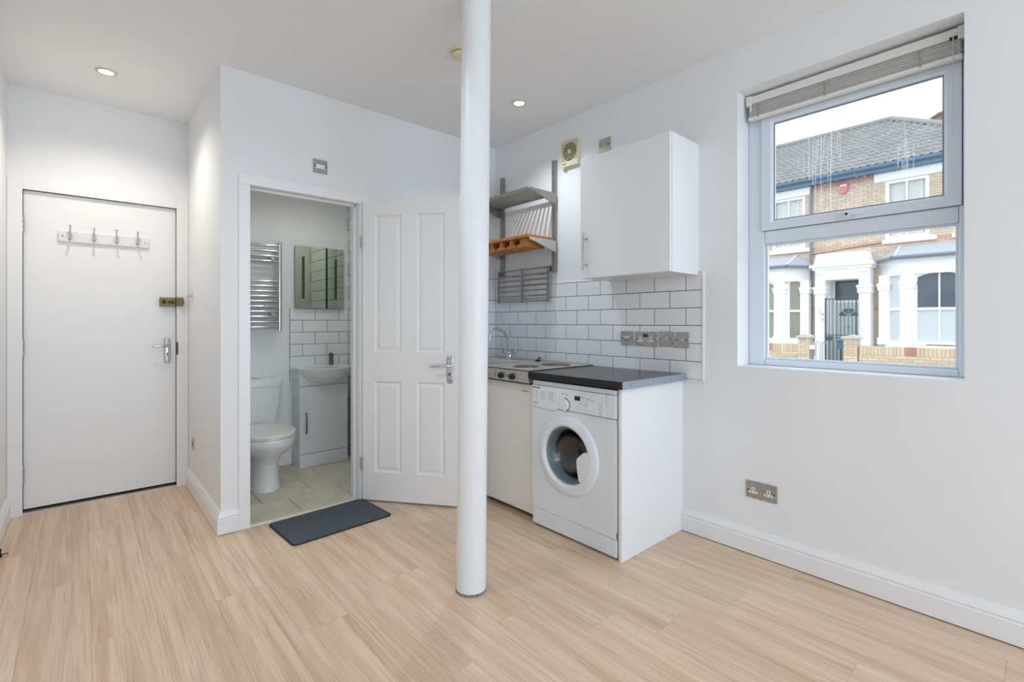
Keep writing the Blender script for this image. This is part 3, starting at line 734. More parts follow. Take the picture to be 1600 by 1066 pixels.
# ------------------------------------------------------------------ fridge
fg = thing('fridge', 'white under-counter fridge with flat door below the steel sink', 'fridge', (2.01, 2.313, 0), R90)
box(-.236, .236, .045, .54, .03, .818).out('cabinet', appliance, fg, bevel=.003, **L)
fd = box(-.24, .24, 0, .042, .036, .812).out('door', M('fridge_door', (236, 235, 231), .32), fg, bevel=.005, **L)
box(.142, .192, -.0012, 0, .764, .771).out('badge', M('gold_badge', (186, 172, 138), .4, .6), fd, **L)
for x in (-.21, .21): B().cyl((x, .06, 0), (x, .06, .032), .016, n=10).out('foot', black, fg, **L)
for z in (.62, .79): B().cyl((.239, .0435, z - .006), (.239, .0435, z + .006), .006, n=8).out('hinge', black, fg, **L)
box(-.23, .23, .05, .056, .004, .03).out('plinth', void, fg, **L)

# ------------------------------------------------------------------ sink and hob unit
su = thing('sink_unit', 'stainless steel sink top with two hob plates against the tiles', 'sink', (2.26, 2.57, .824))
SY0, SY1, SX0, SX1, SZ = 2.066, YB - .01, 1.964, XW - .0085, .906
bx0, bx1, by0, by1 = 2.06, 2.38, 2.56, 2.98
b = B().box(SX0, SX1, SY0, by0, SZ - .014, SZ - .003).box(SX0, SX1, by1, SY1, SZ - .014, SZ - .003).box(SX0, bx0, by0, by1, SZ - .014, SZ - .003).box(bx1, SX1, by0, by1, SZ - .014, SZ - .003)
b.box(SX0, SX0 + .012, SY0, SY1, .826, SZ).box(SX1 - .014, SX1, SY0, SY1, SZ - .014, SZ + .004).box(SX0, SX1, SY0, SY0 + .006, .83, SZ)
b.out('steel_top', steel, su, bevel=.003)
def rr(x0, x1, y0, y1, r, z, n=5):
    o = []
    for (cx_, cy_, a0) in ((x1 - r, y1 - r, 0), (x0 + r, y1 - r, 90), (x0 + r, y0 + r, 180), (x1 - r, y0 + r, 270)):
        for i in range(n + 1):
            t = math.radians(a0 + 90 * i / n); o.append((cx_ + r * math.cos(t), cy_ + r * math.sin(t), z))
    return o
bw = B().rings([rr(bx0 - .004, bx1 + .004, by0 - .004, by1 + .004, .05, SZ - .001), rr(bx0, bx1, by0, by1, .05, SZ - .006), rr(bx0 + .012, bx1 - .012, by0 + .012, by1 - .012, .05, SZ - .12), rr(bx0 + .04, bx1 - .04, by0 + .04, by1 - .04, .03, SZ - .14)], False, True).out('bowl', steel, su, smooth=True)
B().cyl((2.22, 2.77, SZ - .1395), (2.22, 2.77, SZ - .136), .03, n=20).out('drain', dark_chrome, bw)
for x, y, r in ((2.105, 2.235, .078), (2.345, 2.205, .095)):
    hbp = B().lathe([(r + .012, -.003), (r + .010, .002), (r + .002, .003)], (x, y, SZ - .002), 'Z', 36).out('hob_rim', chrome, su, smooth=True)
    B().lathe([(r, .0), (r, .0035), (r - .004, .005), (.02, .0045), (.019, .0035), (.0005, .0035)], (x, y, SZ), 'Z', 36).out('hob_plate', hob_m, su, smooth=True)
for y in (2.310, 2.207):
    k = B().lathe([(.0205, 0), (.0205, -.004), (.0175, -.006), (.0165, -.02), (.014, -.022), (.0005, -.0225)], (SX0, y, .856), 'X', 24).out('control_knob', black, su, smooth=True)
    B().box(SX0 - .0265, SX0 - .0215, y - .003, y + .003, .841, .871).out('grip', black, k)
B().cyl((SX0, 2.258, .857), (SX0 - .002, 2.258, .857), .005, n=10).out('indicator_lamp', black, su)
box(SX0 - .0006, SX0, 2.368, 2.374, .842, .878).out('printed_scale', dark_print, su)
tp = thing('kitchen_tap', 'chrome swan-neck mixer tap with two cross handles over the sink', 'tap', (2.46, 2.80, SZ))
B().lathe([(.028, 0), (.026, .008), (.018, .014), (.018, .045), (.014, .055)], (2.46, 2.80, SZ - .002), 'Z', 24).tube([(2.46, 2.848, SZ + .048), (2.46, 2.80, SZ + .035), (2.46, 2.752, SZ + .048)], .013, 12).out('body', chrome, tp, smooth=True)
pts = []
for i in range(17):
    t = math.radians(-20 + i * 12.5); pts.append((2.46 - .075 + .075 * math.cos(t) - .055 * max(0, (i - 4)) / 12, 2.80, SZ + .125 + .098 * math.sin(t)))
pts = [(2.46, 2.80, SZ + .04), (2.459, 2.80, SZ + .075), (2.450, 2.80, SZ + .125), (2.433, 2.80, SZ + .168), (2.405, 2.80, SZ + .203), (2.365, 2.80, SZ + .226), (2.325, 2.80, SZ + .232), (2.292, 2.80, SZ + .224), (2.272, 2.80, SZ + .203), (2.262, 2.80, SZ + .170), (2.258, 2.80, SZ + .150)]
B().tube(pts, .0095, 12).out('spout', chrome, tp, smooth=True)
for sg in (-1, 1):
    c = Vector((2.46, 2.80 + sg * .056, SZ + .056)); h = B().lathe([(.015, -.012), (.020, -.004), (.020, .008), (.012, .014)], c, 'Z', 14)
    h.cyl(c + Vector((-.026, 0, .004)), c + Vector((.026, 0, .004)), .006, n=8).cyl(c + Vector((0, -.026, .004)), c + Vector((0, .026, .004)), .006, n=8)
    h.out('handle', chrome, tp, smooth=True)
pg = thing('sink_plug', 'small black rubber plug lying at the back of the sink top', 'plug', (2.47, 2.50, SZ))
B().lathe([(.018, 0), (.021, .006), (.021, .010), (.006, .012)], (2.475, 2.505, SZ - .003), 'Z', 20).out('stopper', black, pg, smooth=True)
B().tube([(2.475, 2.505, SZ + .008), (2.465, 2.49, SZ + .022), (2.46, 2.47, SZ + .026), (2.455, 2.455, SZ + .018)], .004, 8).out('pull_tab', black, pg, smooth=True)

# ------------------------------------------------------------------ doormat
mt = thing('doormat', 'dark charcoal rounded doormat lying before the bathroom threshold', 'mat', (1.115, 2.885, 0), math.radians(3.2))
B().rings([rr(-.297, .297, -.195, .195, .03, .0005), rr(-.297, .297, -.195, .195, .03, .006)]).out('rubber_border', mat_edge, mt, local=True)
B().rings([rr(-.288, .288, -.186, .186, .025, .006), rr(-.285, .285, -.183, .183, .025, .0095)], False, True).out('pile', mat_m, mt, local=True)
B().cyl((-.265, -.165, .0095), (-.265, -.165, .0102), .010, n=16).out('corner_badge', M('mat_badge', (86, 92, 100), .6), mt, local=True)

# ------------------------------------------------------------------ bathroom
fb_ = struct('floor_bathroom', box(XS + .10, XBR, YB + .001, YBB, -.06, -.0035), tile_joint)
fcache = {}
def ftile(x0, x1, y0, y1):
    key = (round(x1 - x0, 3), round(y1 - y0, 3))
    if key not in fcache:
        a, c, g, e = key[0] / 2 - .0018, key[1] / 2 - .0018, 0, .0015
        q = lambda a, c, z: [(-a, -c, z), (a, -c, z), (a, c, z), (-a, c, z)]
        fcache[key] = mesh_of(B().rings([q(a, c, -.004), q(a, c, -e), q(a - e, c - e, 0)], False, True), 'tile', floor_tile)
    piece('tile', fcache[key], fb_, ((x0 + x1) / 2, (y0 + y1) / 2, 0))
ys = [YB + .03, 3.445, 3.79, 4.135, YBB]
for r in range(4):
    off = 1.036 if r % 2 == 0 else .878
    js = sorted([off + .3425 * k for k in range(-3, 5)]); js = [XS + .10] + [j for j in js if XS + .13 < j < XBR - .03] + [XBR]
    for a, c in zip(js, js[1:]): ftile(a, c, ys[r], ys[r + 1])
# wall tiles
tb_rows = [1.305 - .1015 * k for k in range(0, 7)]
struct('trim_11', box(1.29, XBR - .007, YBB - .0062, YBB, tb_rows[-1], 1.304), grout)
for k in range(6):
    J = [1.29, 1.497, 1.703, XBR - .008] if k % 2 == 0 else [1.29, 1.393, 1.600, XBR - .008]
    for a, c in zip(J, J[1:]): wtile(wbb, 'Y', YBB, a, c, tb_rows[k + 1], tb_rows[k])
struct('trim_12', box(XBR - .0062, XBR, YB + .12, YBB, .0, 2.41), grout)
for k in range(24):
    z0 = .004 + .1015 * k - .02; z0 = max(z0, .0); z1 = .004 + .1015 * (k + 1) - .02
    J = [YBB - .0085 - .2025 * i - (.10 if k % 2 else 0) for i in range(-1, 6)]
    J = sorted([min(YBB - .0005, max(YB + .12, j)) for j in J]); J = sorted(set(J))
    for a, c in zip(J, J[1:]):
        if c - a > .02: wtile(wbs, 'X', XBR, a, c, z0, z1)

# towel radiator
tr_ = thing('towel_radiator', 'chrome ladder towel radiator on the bathroom wall above the toilet', 'radiator', (.96, YBB, 1.12))
for x in (.745, 1.190): B().lathe([(.006, 1.112), (.0165, 1.118), (.0165, 1.832), (.006, 1.838)], (x, YBB - .075, 0), 'Z', 18).out('upright', chrome, tr_, smooth=True)
for z in (1.799, 1.756, 1.715, 1.675, 1.513, 1.474, 1.433, 1.394, 1.353, 1.312, 1.271, 1.230, 1.188, 1.147):
    B().cyl((.745, YBB - .082, z), (1.190, YBB - .082, z), .0095, n=12).out('rail', chrome, tr_, smooth=True)
for x in (.80, 1.135):
    for z in (1.695, 1.250): B().cyl((x, YBB, z), (x, YBB - .085, z), .009, n=12).cyl((x, YBB - .085, z), (x, YBB - .100, z), .014, n=16).out('wall_bracket', chrome, tr_, smooth=True)

# mirror cabinet
mc = thing('bathroom_mirror', 'square frameless mirror with two dark light strips above the basin', 'mirror', (1.53, YBB, 1.305))
box(1.327, 1.735, YBB - .030, YBB, 1.307, 1.828).out('backing', M('mirror_edge', (150, 156, 146), .4), mc)
box(1.325, 1.737, YBB - .034, YBB - .0302, 1.305, 1.830).out('mirror_glass', mirror_m, mc)
for x0, x1 in ((1.378, 1.400), (1.655, 1.677)): box(x0, x1, YBB - .0345, YBB - .0341, 1.385, 1.742).out('light_strip', led_strip, mc)

# shower screen further along, seen in the mirror
ss = thing('shower_screen', 'clear glass shower screen with dark edge profile, seen in the mirror', 'shower screen', (1.75, 3.848, 0))
box(1.729, XBR - .009, 3.845, 3.851, .02, 1.95).out('pane', shower_glass, ss)
box(1.719, 1.729, 3.838, 3.858, .001, 1.96).out('edge_profile', black, ss)
B().cyl((1.724, 3.848, 1.965), (XBR - .008, 3.76, 1.985), .009, n=10).box(1.712, 1.738, 3.835, 3.865, 1.950, 1.985).out('support_arm', chrome, ss)

# toilet
to = thing('toilet', 'white ceramic close-coupled toilet with closed lid under the towel radiator', 'toilet', (.975, 3.85, 0))
b = B().loft([(.978, 3.83, 0.001, .104, .190), (.978, 3.83, .02, .101, .186), (.978, 3.83, .10, .092, .178), (.978, 3.825, .19, .088, .176), (.976, 3.80, .235, .104, .195), (.973, 3.765, .285, .145, .225), (.972, 3.735, .335, .172, .252), (.972, 3.730, .375, .180, .260), (.972, 3.730, .392, .177, .257)], 44, p=2.25)
b.out('pan', ceramic, to, smooth=True)
b = B().loft([(.975, 4.08, .24, .10, .12), (.975, 4.08, .33, .15, .15), (.975, 4.09, .392, .165, .15)], 30, p=4, ymax=YBB - .002); b.out('pan_back', ceramic, to, smooth=True)
B().loft([(.972, 3.735, .393, .176, .255), (.972, 3.735, .397, .182, .261), (.972, 3.735, .404, .180, .260)], 44, p=2.25).out('seat_ring', seat_pl, to, smooth=True)
B().loft([(.972, 3.735, .4055, .181, .262), (.972, 3.735, .413, .184, .265), (.972, 3.735, .424, .180, .260), (.972, 3.74, .431, .150, .225), (.972, 3.745, .434, .08, .13)], 44, p=2.25, ymax=3.985).out('lid', seat_pl, to, smooth=True)
B().box(.90, 1.045, 3.975, 4.0, .40, .425).out('seat_hinge', seat_pl, to, bevel=.006)
cs = B().loft([(.985, 4.16, .394, .160, .088), (.985, 4.16, .42, .170, .088), (.985, 4.158, .56, .190, .09), (.985, 4.157, .682, .202, .091)], 40, p=6).out('cistern', ceramic, to, smooth=True)
cl = B().loft([(.985, 4.157, .684, .206, .0925), (.985, 4.157, .690, .209, .0925), (.985, 4.157, .728, .207, .0925), (.985, 4.157, .742, .198, .085), (.985, 4.157, .746, .17, .06)], 40, p=6, ymax=YBB - .001).out('cistern_lid', ceramic, to, smooth=True)
B().lathe([(.026, 0), (.026, .004), (.022, .007), (.0005, .008)], (1.005, 4.14, .745), 'Z', 24).out('flush_button', chrome, cl, smooth=True)
B().tube([(.80, 4.245, .20), (.80, 4.20, .19), (.80, 4.16, .10), (.80, 4.16, .0)], .008, 8).out('supply_pipe', white_pl, to, smooth=True)

# basin and vanity
vn = thing('vanity_unit', 'narrow white vanity cupboard standing on the bathroom tiles below the basin', 'cabinet', (1.51, 4.155, 0))
vw = M('vanity_white', (232, 235, 238), .35)
B().box(1.310, 1.326, 4.078, YBB - .02, .001, .785).box(1.694, 1.710, 4.078, YBB - .02, .001, .785).box(1.326, 1.694, 4.085, YBB - .02, .001, .03).box(1.326, 1.694, YBB - .03, YBB - .02, .03, .785).out('carcass', vw, vn)
vd = box(1.312, 1.708, 4.062, 4.078, .112, .662).out('door', vw, vn, bevel=.001)
box(1.312, 1.708, 4.062, 4.078, .666, .785).out('fascia', vw, vn, bevel=.001)
box(1.312, 1.708, 4.062, 4.078, .001, .108).out('plinth', vw, vn, bevel=.001)
B().tube([(1.359, 4.062, .44), (1.359, 4.042, .447), (1.359, 4.038, .42), (1.359, 4.038, .31), (1.359, 4.042, .283), (1.359, 4.062, .29)], .0055, 10).out('handle', dark_chrome, vd, smooth=True)
bs = thing('wash_basin', 'white ceramic half-round basin jutting out over the vanity cupboard', 'basin', (1.51, 4.1, .69))
bc = (1.51, 4.075)
secs = [(bc[0], 4.02, .688, .03, .03), (bc[0], 4.02, .695, .08, .075), (bc[0], 4.035, .722, .135, .125), (bc[0], 4.05, .758, .182, .175), (bc[0], 4.07, .79, .212, .208), (bc[0], 4.075, .812, .226, .225), (bc[0], 4.075, .818, .222, .221), (bc[0], 4.065, .816, .196, .192), (bc[0], 4.05, .79, .175, .165), (bc[0], 4.03, .745, .12, .11), (bc[0], 4.02, .73, .03, .03)]
B().loft(secs, 48, p=2.1, ymax=YBB - .001).out('bowl', ceramic, bs, smooth=True)
B().box(1.284, 1.738, 4.125, YBB - .009, .789, .819).out('ledge', ceramic, bs, bevel=.008, seg=3)
B().cyl((1.51, 4.02, .7305), (1.51, 4.02, .733), .02, n=16).out('waste', chrome, bs)
B().cyl((1.475, 4.207, .775), (1.475, 4.195, .775), .008, n=10).out('overflow', dark_chrome, bs)
bt = thing('basin_tap', 'small dark chrome mixer tap on the corner of the basin', 'tap', (1.615, 4.19, .818))
B().lathe([(.024, 0), (.022, .006), (.019, .010), (.0185, .062), (.021, .070)], (1.615, 4.19, .818), 'Z', 20).out('body', dark_chrome, bt, smooth=True)
B().tube([(1.615, 4.185, .855), (1.604, 4.15, .862), (1.596, 4.115, .858), (1.593, 4.105, .846)], [.014, .012, .011, .010], 12).out('spout', dark_chrome, bt, smooth=True)
B().lathe([(.021, .071), (.022, .09), (.017, .098), (.0005, .1)], (1.615, 4.19, .818), 'Z', 20).tube([(1.615, 4.19, .908), (1.595, 4.155, .925), (1.588, 4.14, .93)], [.008, .007, .006], 8).out('lever', dark_chrome, bt, smooth=True)

# ------------------------------------------------------------------ window
XF = 2.71      # inner face of the frame
wi = thing('window_1', None, None, (XF, .675, WZ0), kind='structure')
FT = .07
fy0, fy1, fz0, fz1 = WY0, WY1, WZ0 + .003, WZ1
gy0, gy1 = .268, 1.030
def ring_frame(b, x0, x1, oy0, oy1, oz0, oz1, iy0, iy1, iz0, iz1):
    b.box(x0, x1, oy0, iy0, oz0, oz1).box(x0, x1, iy1, oy1, oz0, oz1).box(x0, x1, iy0, iy1, oz0, iz0).box(x0, x1, iy0, iy1, iz1, oz1); return b
def bevel_frame(x0, x1, o, i, ch):
    # mitred frame section: back, front face and a sloped glazing edge
    b = B()
    def R(x, y0, y1, z0, z1): return [(x, y0, z0), (x, y1, z0), (x, y1, z1), (x, y0, z1)]
    b.rings([R(x1, *o), R(x0, *o), R(x0, i[0] - ch, i[1] + ch, i[2] - ch, i[3] + ch), R(x0 + ch, *i), R(x1, *i)], False, False)
    return b
fo = B()
fo.box(XF, XF + FT, fy0, gy0, fz0, fz1).box(XF, XF + FT, gy1, fy1, fz0, fz1)
fo.box(XF, XF + FT, gy0, gy1, fz0, .990).box(XF, XF + FT, gy0, gy1, 2.29, fz1)
fo.box(XF, XF + FT, gy0, gy1, 1.603, 1.672)
fo = fo.out('outer_frame', upvc, wi, bevel=.007)
box(XF + .030, XF + .036, gy0 + .002, gy1 - .002, .992, 1.601).out('lower_pane', glass, wi)
gz = B()
for (y0, y1, z0, z1) in ((gy0, gy1, .990, 1.603),):
    ring_frame(gz, XF + .016, XF + .030, y0, y1, z0, z1, y0 + .012, y1 - .012, z0 + .012, z1 - .012)
gz.out('glazing_bead', upvc, wi, bevel=.003)
sash = bevel_frame(XF - .012, XF + .028, (.258, 1.041, 1.672, 2.30), (.314, .984, 1.722, 2.232), .012).out('opening_sash', upvc, wi)
gk = B(); ring_frame(gk, XF - .002, XF - .0005, .2555, 1.0435, 1.6705, 2.3025, .262, 1.037, 1.676, 2.296); gk.out('sash_gasket', gasket, wi)
gk = B(); ring_frame(gk, XF + .0, XF + .003, .3145, .9835, 1.7225, 2.2315, .319, .979, 1.726, 2.226); gk.out('pane_gasket', M('grey_gasket', (128, 134, 142), .6), sash)
up = box(XF + .004, XF + .010, .314, .984, 1.722, 2.232).out('upper_pane', glass, sash)
hd = B().box(XF - .024, XF - .012, .618, .690, 1.682, 1.700).lathe([(.013, 0), (.013, -.014), (.010, -.018)], (XF - .020, .650, 1.694), 'X', 16).box(XF - .042, XF - .028, .585, .660, 1.688, 1.701)
hd.out('sash_handle', upvc, sash, bevel=.003)
B().cyl((XF - .0385, .652, 1.6945), (XF - .043, .652, 1.6945), .006, n=10).out('handle_lock', black, sash)
# dried drip marks on the outside of the upper pane
dm = B(); rnd = random.Random(3); xg = XF + .0112
def drip(y, zt, zb, wd):
    pts = []; z = zt; yy = y
    while z > zb:
        pts.append((yy, z)); z -= .035; yy += rnd.uniform(-.0016, .0016)
    pts.append((yy, zb))
    for (a, za), (c, zb_) in zip(pts, pts[1:]):
        ww = wd * rnd.uniform(.7, 1.2)
        dm.quad([(xg, a - ww, za), (xg, a + ww, za), (xg, c + ww, zb_), (xg, c - ww, zb_)])
for y, zt, zb, wd in ((.824, 2.127, 1.90, .0018), (.804, 2.112, 1.87, .0020), (.790, 2.10, 1.74, .0018), (.781, 2.12, 1.99, .0018), (.768, 2.111, 1.735, .0022), (.756, 2.11, 1.97, .0014), (.742, 2.05, 1.88, .0013),
                      (.727, 2.115, 1.73, .0024), (.719, 2.0, 1.93, .0012), (.700, 2.11, 2.0, .0016), (.690, 2.10, 1.96, .0016), (.847, 2.05, 1.95, .0014), (.87, 2.02, 1.97, .0013),
                      (.467, 1.985, 1.88, .0014), (.455, 1.93, 1.84, .0016), (.447, 2.09, 1.86, .0013), (.440, 2.0, 1.84, .0018), (.432, 1.96, 1.84, .0015), (.415, 1.97, 1.85, .0011)):
    drip(y, zt, zb, wd)
for _ in range(150):
    y = rnd.choice((rnd.gauss(.76, .06), rnd.gauss(.45, .04), rnd.gauss(.60, .12))); z = rnd.uniform(1.80, 2.10); q = rnd.uniform(.0010, .0026)
    dm.quad([(xg, y - q, z - q), (xg, y + q, z - q), (xg, y + q, z + q * 1.6), (xg, y - q, z + q * 1.6)])
dm.out('dried_drips', streaks, sash, kind='stuff')
struct('trim_13', B().box(XW + .002, XF, WY0, WY1, WZ0 - .002, WZ0 + .004), trim_paint)

# venetian blind, drawn up
vb = thing('venetian_blind', 'off-white venetian blind drawn up tight at the head of the window', 'blind', (2.66, .675, 2.27))
bx_, by0_, by1_ = 2.668, .244, 1.098
hr = box(bx_ - .014, bx_ + .014, by0_ + .004, by1_ - .004, 2.345, 2.385).out('headrail', blind_rail, vb, bevel=.002)
for y0, y1 in ((by0_ - .003, by0_ + .022), (by1_ - .022, by1_ + .003)): box(bx_ - .018, bx_ + .017, y0, y1, 2.337, 2.389).out('end_bracket', blind_rail, hr, bevel=.002)
sl = None
for k in range(15):
    z = 2.2825 + k * .0041; dx = rnd.uniform(-.0035, .0035); tl = rnd.uniform(-.0008, .0008)
    me = None
    b = B(); yy0, yy1 = by0_ + .012 + rnd.uniform(-.003, .003), by1_ - .012 + rnd.uniform(-.003, .003)
    b.rings([[(bx_ - .0125 + dx, yy0, z), (bx_ + dx, yy0, z + .0012), (bx_ + .0125 + dx, yy0, z), (bx_ + .0125 + dx, yy0, z - .0022), (bx_ + dx, yy0, z - .001), (bx_ - .0125 + dx, yy0, z - .0022)],
             [(bx_ - .0125 + dx, yy1, z + tl), (bx_ + dx, yy1, z + .0012 + tl), (bx_ + .0125 + dx, yy1, z + tl), (bx_ + .0125 + dx, yy1, z - .0022 + tl), (bx_ + dx, yy1, z - .001 + tl), (bx_ - .0125 + dx, yy1, z - .0022 + tl)]])
    b.out('slat', blind_m, vb)
box(bx_ - .014, bx_ + .014, by0_ + .008, by1_ - .006, 2.260, 2.279).out('bottom_rail', blind_rail, vb, bevel=.004)
for y in (1.040, .735, .385):
    c = B()
    for k in range(6): c.tube([(bx_ - .0155, y + rnd.uniform(-.006, .006), 2.343 - k * .012), (bx_ - .0175, y + rnd.uniform(-.008, .008), 2.333 - k * .012), (bx_ - .0155, y + rnd.uniform(-.006, .006), 2.326 - k * .012)], .0013, 6)
    c.tube([(bx_ - .0155, y, 2.345), (bx_ - .0155, y + .002, 2.31), (bx_ - .0155, y - .002, 2.268)], .0012, 6)
    c.out('ladder_cord', cord_m, vb, smooth=True)
B().tube([(bx_ - .022, .278, 2.36), (bx_ - .024, .279, 2.20), (bx_ - .024, .280, 1.95)], .0016, 6).out('pull_cord', M('clear_wand', (206, 212, 216), .2), vb, smooth=True)
B().box(bx_ - .019, bx_ - .014, .266, .290, 2.338, 2.352).out('cord_lock', black, vb)
B().tube([(bx_ - .020, 1.075, 2.345), (bx_ - .023, 1.076, 2.30)], .004, 8).out('tilt_peg', white_pl, vb, smooth=True)

# ------------------------------------------------------------------ the street and the houses opposite
GZ = -0.35
struct('ground', B().box(XW + WT, 13.6, -14, 24, GZ - .2, GZ - .05), asphalt)
struct('pavement', B().box(13.6, 30, -14, 24, GZ - .2, GZ), paving)

hs = thing('terraced_house', 'pale brick terraced house with white bay windows across the street', 'house', (18.4, 4.4, GZ))
HX = 18.0
openings = [(2.40, 3.41, 3.65, 5.40), (.85, 1.86, 3.65, 5.40), (5.56, 6.58, 3.65, 5.40), (7.0, 8.02, 3.65, 5.40),      # upper windows
            (3.98, 4.83, GZ, 2.52), (.90, 3.30, .3, 2.9), (5.52, 7.95, .3, 2.9)]                                       # porch, bays
def cut_wall(y0, y1, z0, z1):
    ysx = sorted({y0, y1, *[o[0] for o in openings], *[o[1] for o in openings]}); zsx = sorted({z0, z1, *[max(z0, o[2]) for o in openings], *[o[3] for o in openings]})
    b = B()
    for a, c in zip(ysx, ysx[1:]):
        for d, e in zip(zsx, zsx[1:]):
            if a < y0 or c > y1 or any(o[0] <= (a + c) / 2 <= o[1] and o[2] <= (d + e) / 2 <= o[3] for o in openings): continue
            b.box(HX, HX + .25, a, c, d, e)
    return b
cut_wall(-.2, 9.4, GZ, 5.75).out('wall', mortar, hs)
unit = mesh_of(B().rings([[(0, -.5, -.5), (0, .5, -.5), (0, .5, .5), (0, -.5, .5)], [(-.012, -.5, -.5), (-.012, .5, -.5), (-.012, .5, .5), (-.012, -.5, .5)]], False, True), 'brick', brick_m)
unit_red = unit.copy(); unit_red.materials.clear(); unit_red.materials.append(brick_red)
jobs = []
row = 0; z = GZ + .005
while z < 5.70:
    y = -.2 + (0 if row % 2 else -.1125)
    while y < 9.4:
        a, c = max(y, -.2), min(y + .213, 9.4)
        segs = [(a, c)]
        for o in openings:
            if o[2] < z + .033 < o[3]:
                ns = []
                for (p, q) in segs:
                    if q <= o[0] or p >= o[1]: ns.append((p, q))
                    else:
                        if p < o[0]: ns.append((p, o[0]))
                        if q > o[1]: ns.append((o[1], q))
                segs = ns
        for (p, q) in segs:
            if q - p > .03: jobs.append((p, q, z, row))
        y += .225
    z += .075; row += 1
def red_row(zz, yy): return 3.42 < zz < 3.58 or 1.50 < zz < 1.62 or 5.50 < zz
def seen(j): return 2.0 < j[0] < 6.6 and 2.75 < j[2] < 5.6 and not (3.3 < j[0] < 5.3 and j[2] < 3.38)
vis = sorted([j for j in jobs if seen(j)], key=lambda j: j[0] ** 2 + (j[2] - 3.2) ** 2)
near = set(vis[:290])
rest = {True: B(), False: B()}
for j in jobs:
    p, q, zz, rw = j; rd = red_row(zz, p)
    if j in near: piece('brick', unit_red if rd else unit, hs, (HX, (p + q) / 2, zz + .0325), (1, q - p, .065))
    else: rest[rd].box(HX - .012, HX + .001, p, q, zz, zz + .065)
rest[False].out('brickwork', brick_m, hs, kind='stuff'); rest[True].out('red_brick_courses', brick_red, hs, kind='stuff')

# main roof
RX0, RZ0, RX1, RZ1 = 17.58, 5.86, 22.0, 8.55
pit = math.atan2(RZ1 - RZ0, RX1 - RX0); SL = math.hypot(RX1 - RX0, RZ1 - RZ0)
hipY = lambda s: .35 + (3.94 - .35) * s / SL
B().quad([(RX0, .35, RZ0 - .03), (RX0, 10.5, RZ0 - .03), (RX1, 10.5, RZ1 - .03), (RX1, 3.94, RZ1 - .03)]).quad([(RX0, .35, RZ0 - .03), (RX1, 3.94, RZ1 - .03), (26.4, .35, RZ0 - .03)]).quad([(26.4, .35, RZ0 - .03), (RX1, 3.94, RZ1 - .03), (RX1, 10.5, RZ1 - .03), (26.4, 10.5, RZ0 - .03)]).out('roof', roof_under, hs)
def tile_prof(w): return [(0, .012), (w * .12, .040), (w * .26, .046), (w * .40, .030), (w * .52, .010), (w * .80, .008), (w, .012)]
TW, TE = .205, .368
tp_ = tile_prof(TW)
tb = B().rings([[(0, y, h) for y, h in tp_], [(TE + .05, y, h - .022) for y, h in tp_]], False, False, closed=False)
tb.rings([[(0, y, h) for y, h in tp_], [(0, y, h - .028) for y, h in tp_]], False, False, closed=False)
roof_me = mesh_of(tb, 'roof_tile', rooftile_m)
spots = []
for r in range(14):
    s = r * TE
    y = hipY(s) + .05; y = math.ceil(y / TW) * TW
    while y < 10.3:
        spots.append((s, y)); y += TW
def rpos(s): return RX0 + s * math.cos(pit), RZ0 + s * math.sin(pit)
spots.sort(key=lambda p: 0 if 1.8 < p[1] < 7.9 + p[0] * .05 else 1)
rest_t = B()
for i, (s, y) in enumerate(spots):
    x, z = rpos(s)
    if i < 295: piece('roof_tile', roof_me, hs, (x, y, z), None, (0, -pit, 0))
    else:
        R_ = Matrix.Rotation(-pit, 3, 'Y')
        rest_t.rings([[R_ @ Vector((0, yy, h)) + Vector((x, y, z)) for yy, h in tp_], [R_ @ Vector((TE + .05, yy, h - .022)) + Vector((x, y, z)) for yy, h in tp_]], False, False, closed=False)
        rest_t.rings([[R_ @ Vector((0, yy, h)) + Vector((x, y, z)) for yy, h in tp_], [R_ @ Vector((0, yy, h - .028)) + Vector((x, y, z)) for yy, h in tp_]], False, False, closed=False)
rest_t.out('far_roof_tiles', rooftile_m, hs, kind='stuff')
B().tube([(RX1, 10.5, RZ1 + .02), (RX1, 3.94, RZ1 + .02)], .11, 10).out('ridge', rooftile_m, hs, smooth=True)
B().tube([(RX1, 3.94, RZ1 + .02), (RX0 + .05, .35 + .05, RZ0 + .03)], .10, 10).out('hip_ridge', rooftile_m, hs, smooth=True)
B().box(17.66, 17.70, -.2, 9.6, 5.665, 5.80).box(17.66, HX, -.2, 9.6, 5.645, 5.665).out('fascia_board', gutter_m, hs, label='blue fascia board')
B().prism([(17.52, 5.84), (17.53, 5.78), (17.57, 5.745), (17.62, 5.745), (17.66, 5.78), (17.66, 5.84)], 'Y', -.2, 9.6).out('gutter', gutter_m, hs, label='blue gutter')
B().cyl((17.93, 5.36, 5.6), (17.93, 5.36, GZ), .036, n=10).out('drainpipe', gutter_grey, hs, smooth=True)
B().tube([(17.94, 5.42, 3.40), (17.93, 4.8, 3.44), (17.94, 4.2, 3.50), (17.93, 3.5, 3.55)], .012, 6).out('cable', iron, hs)

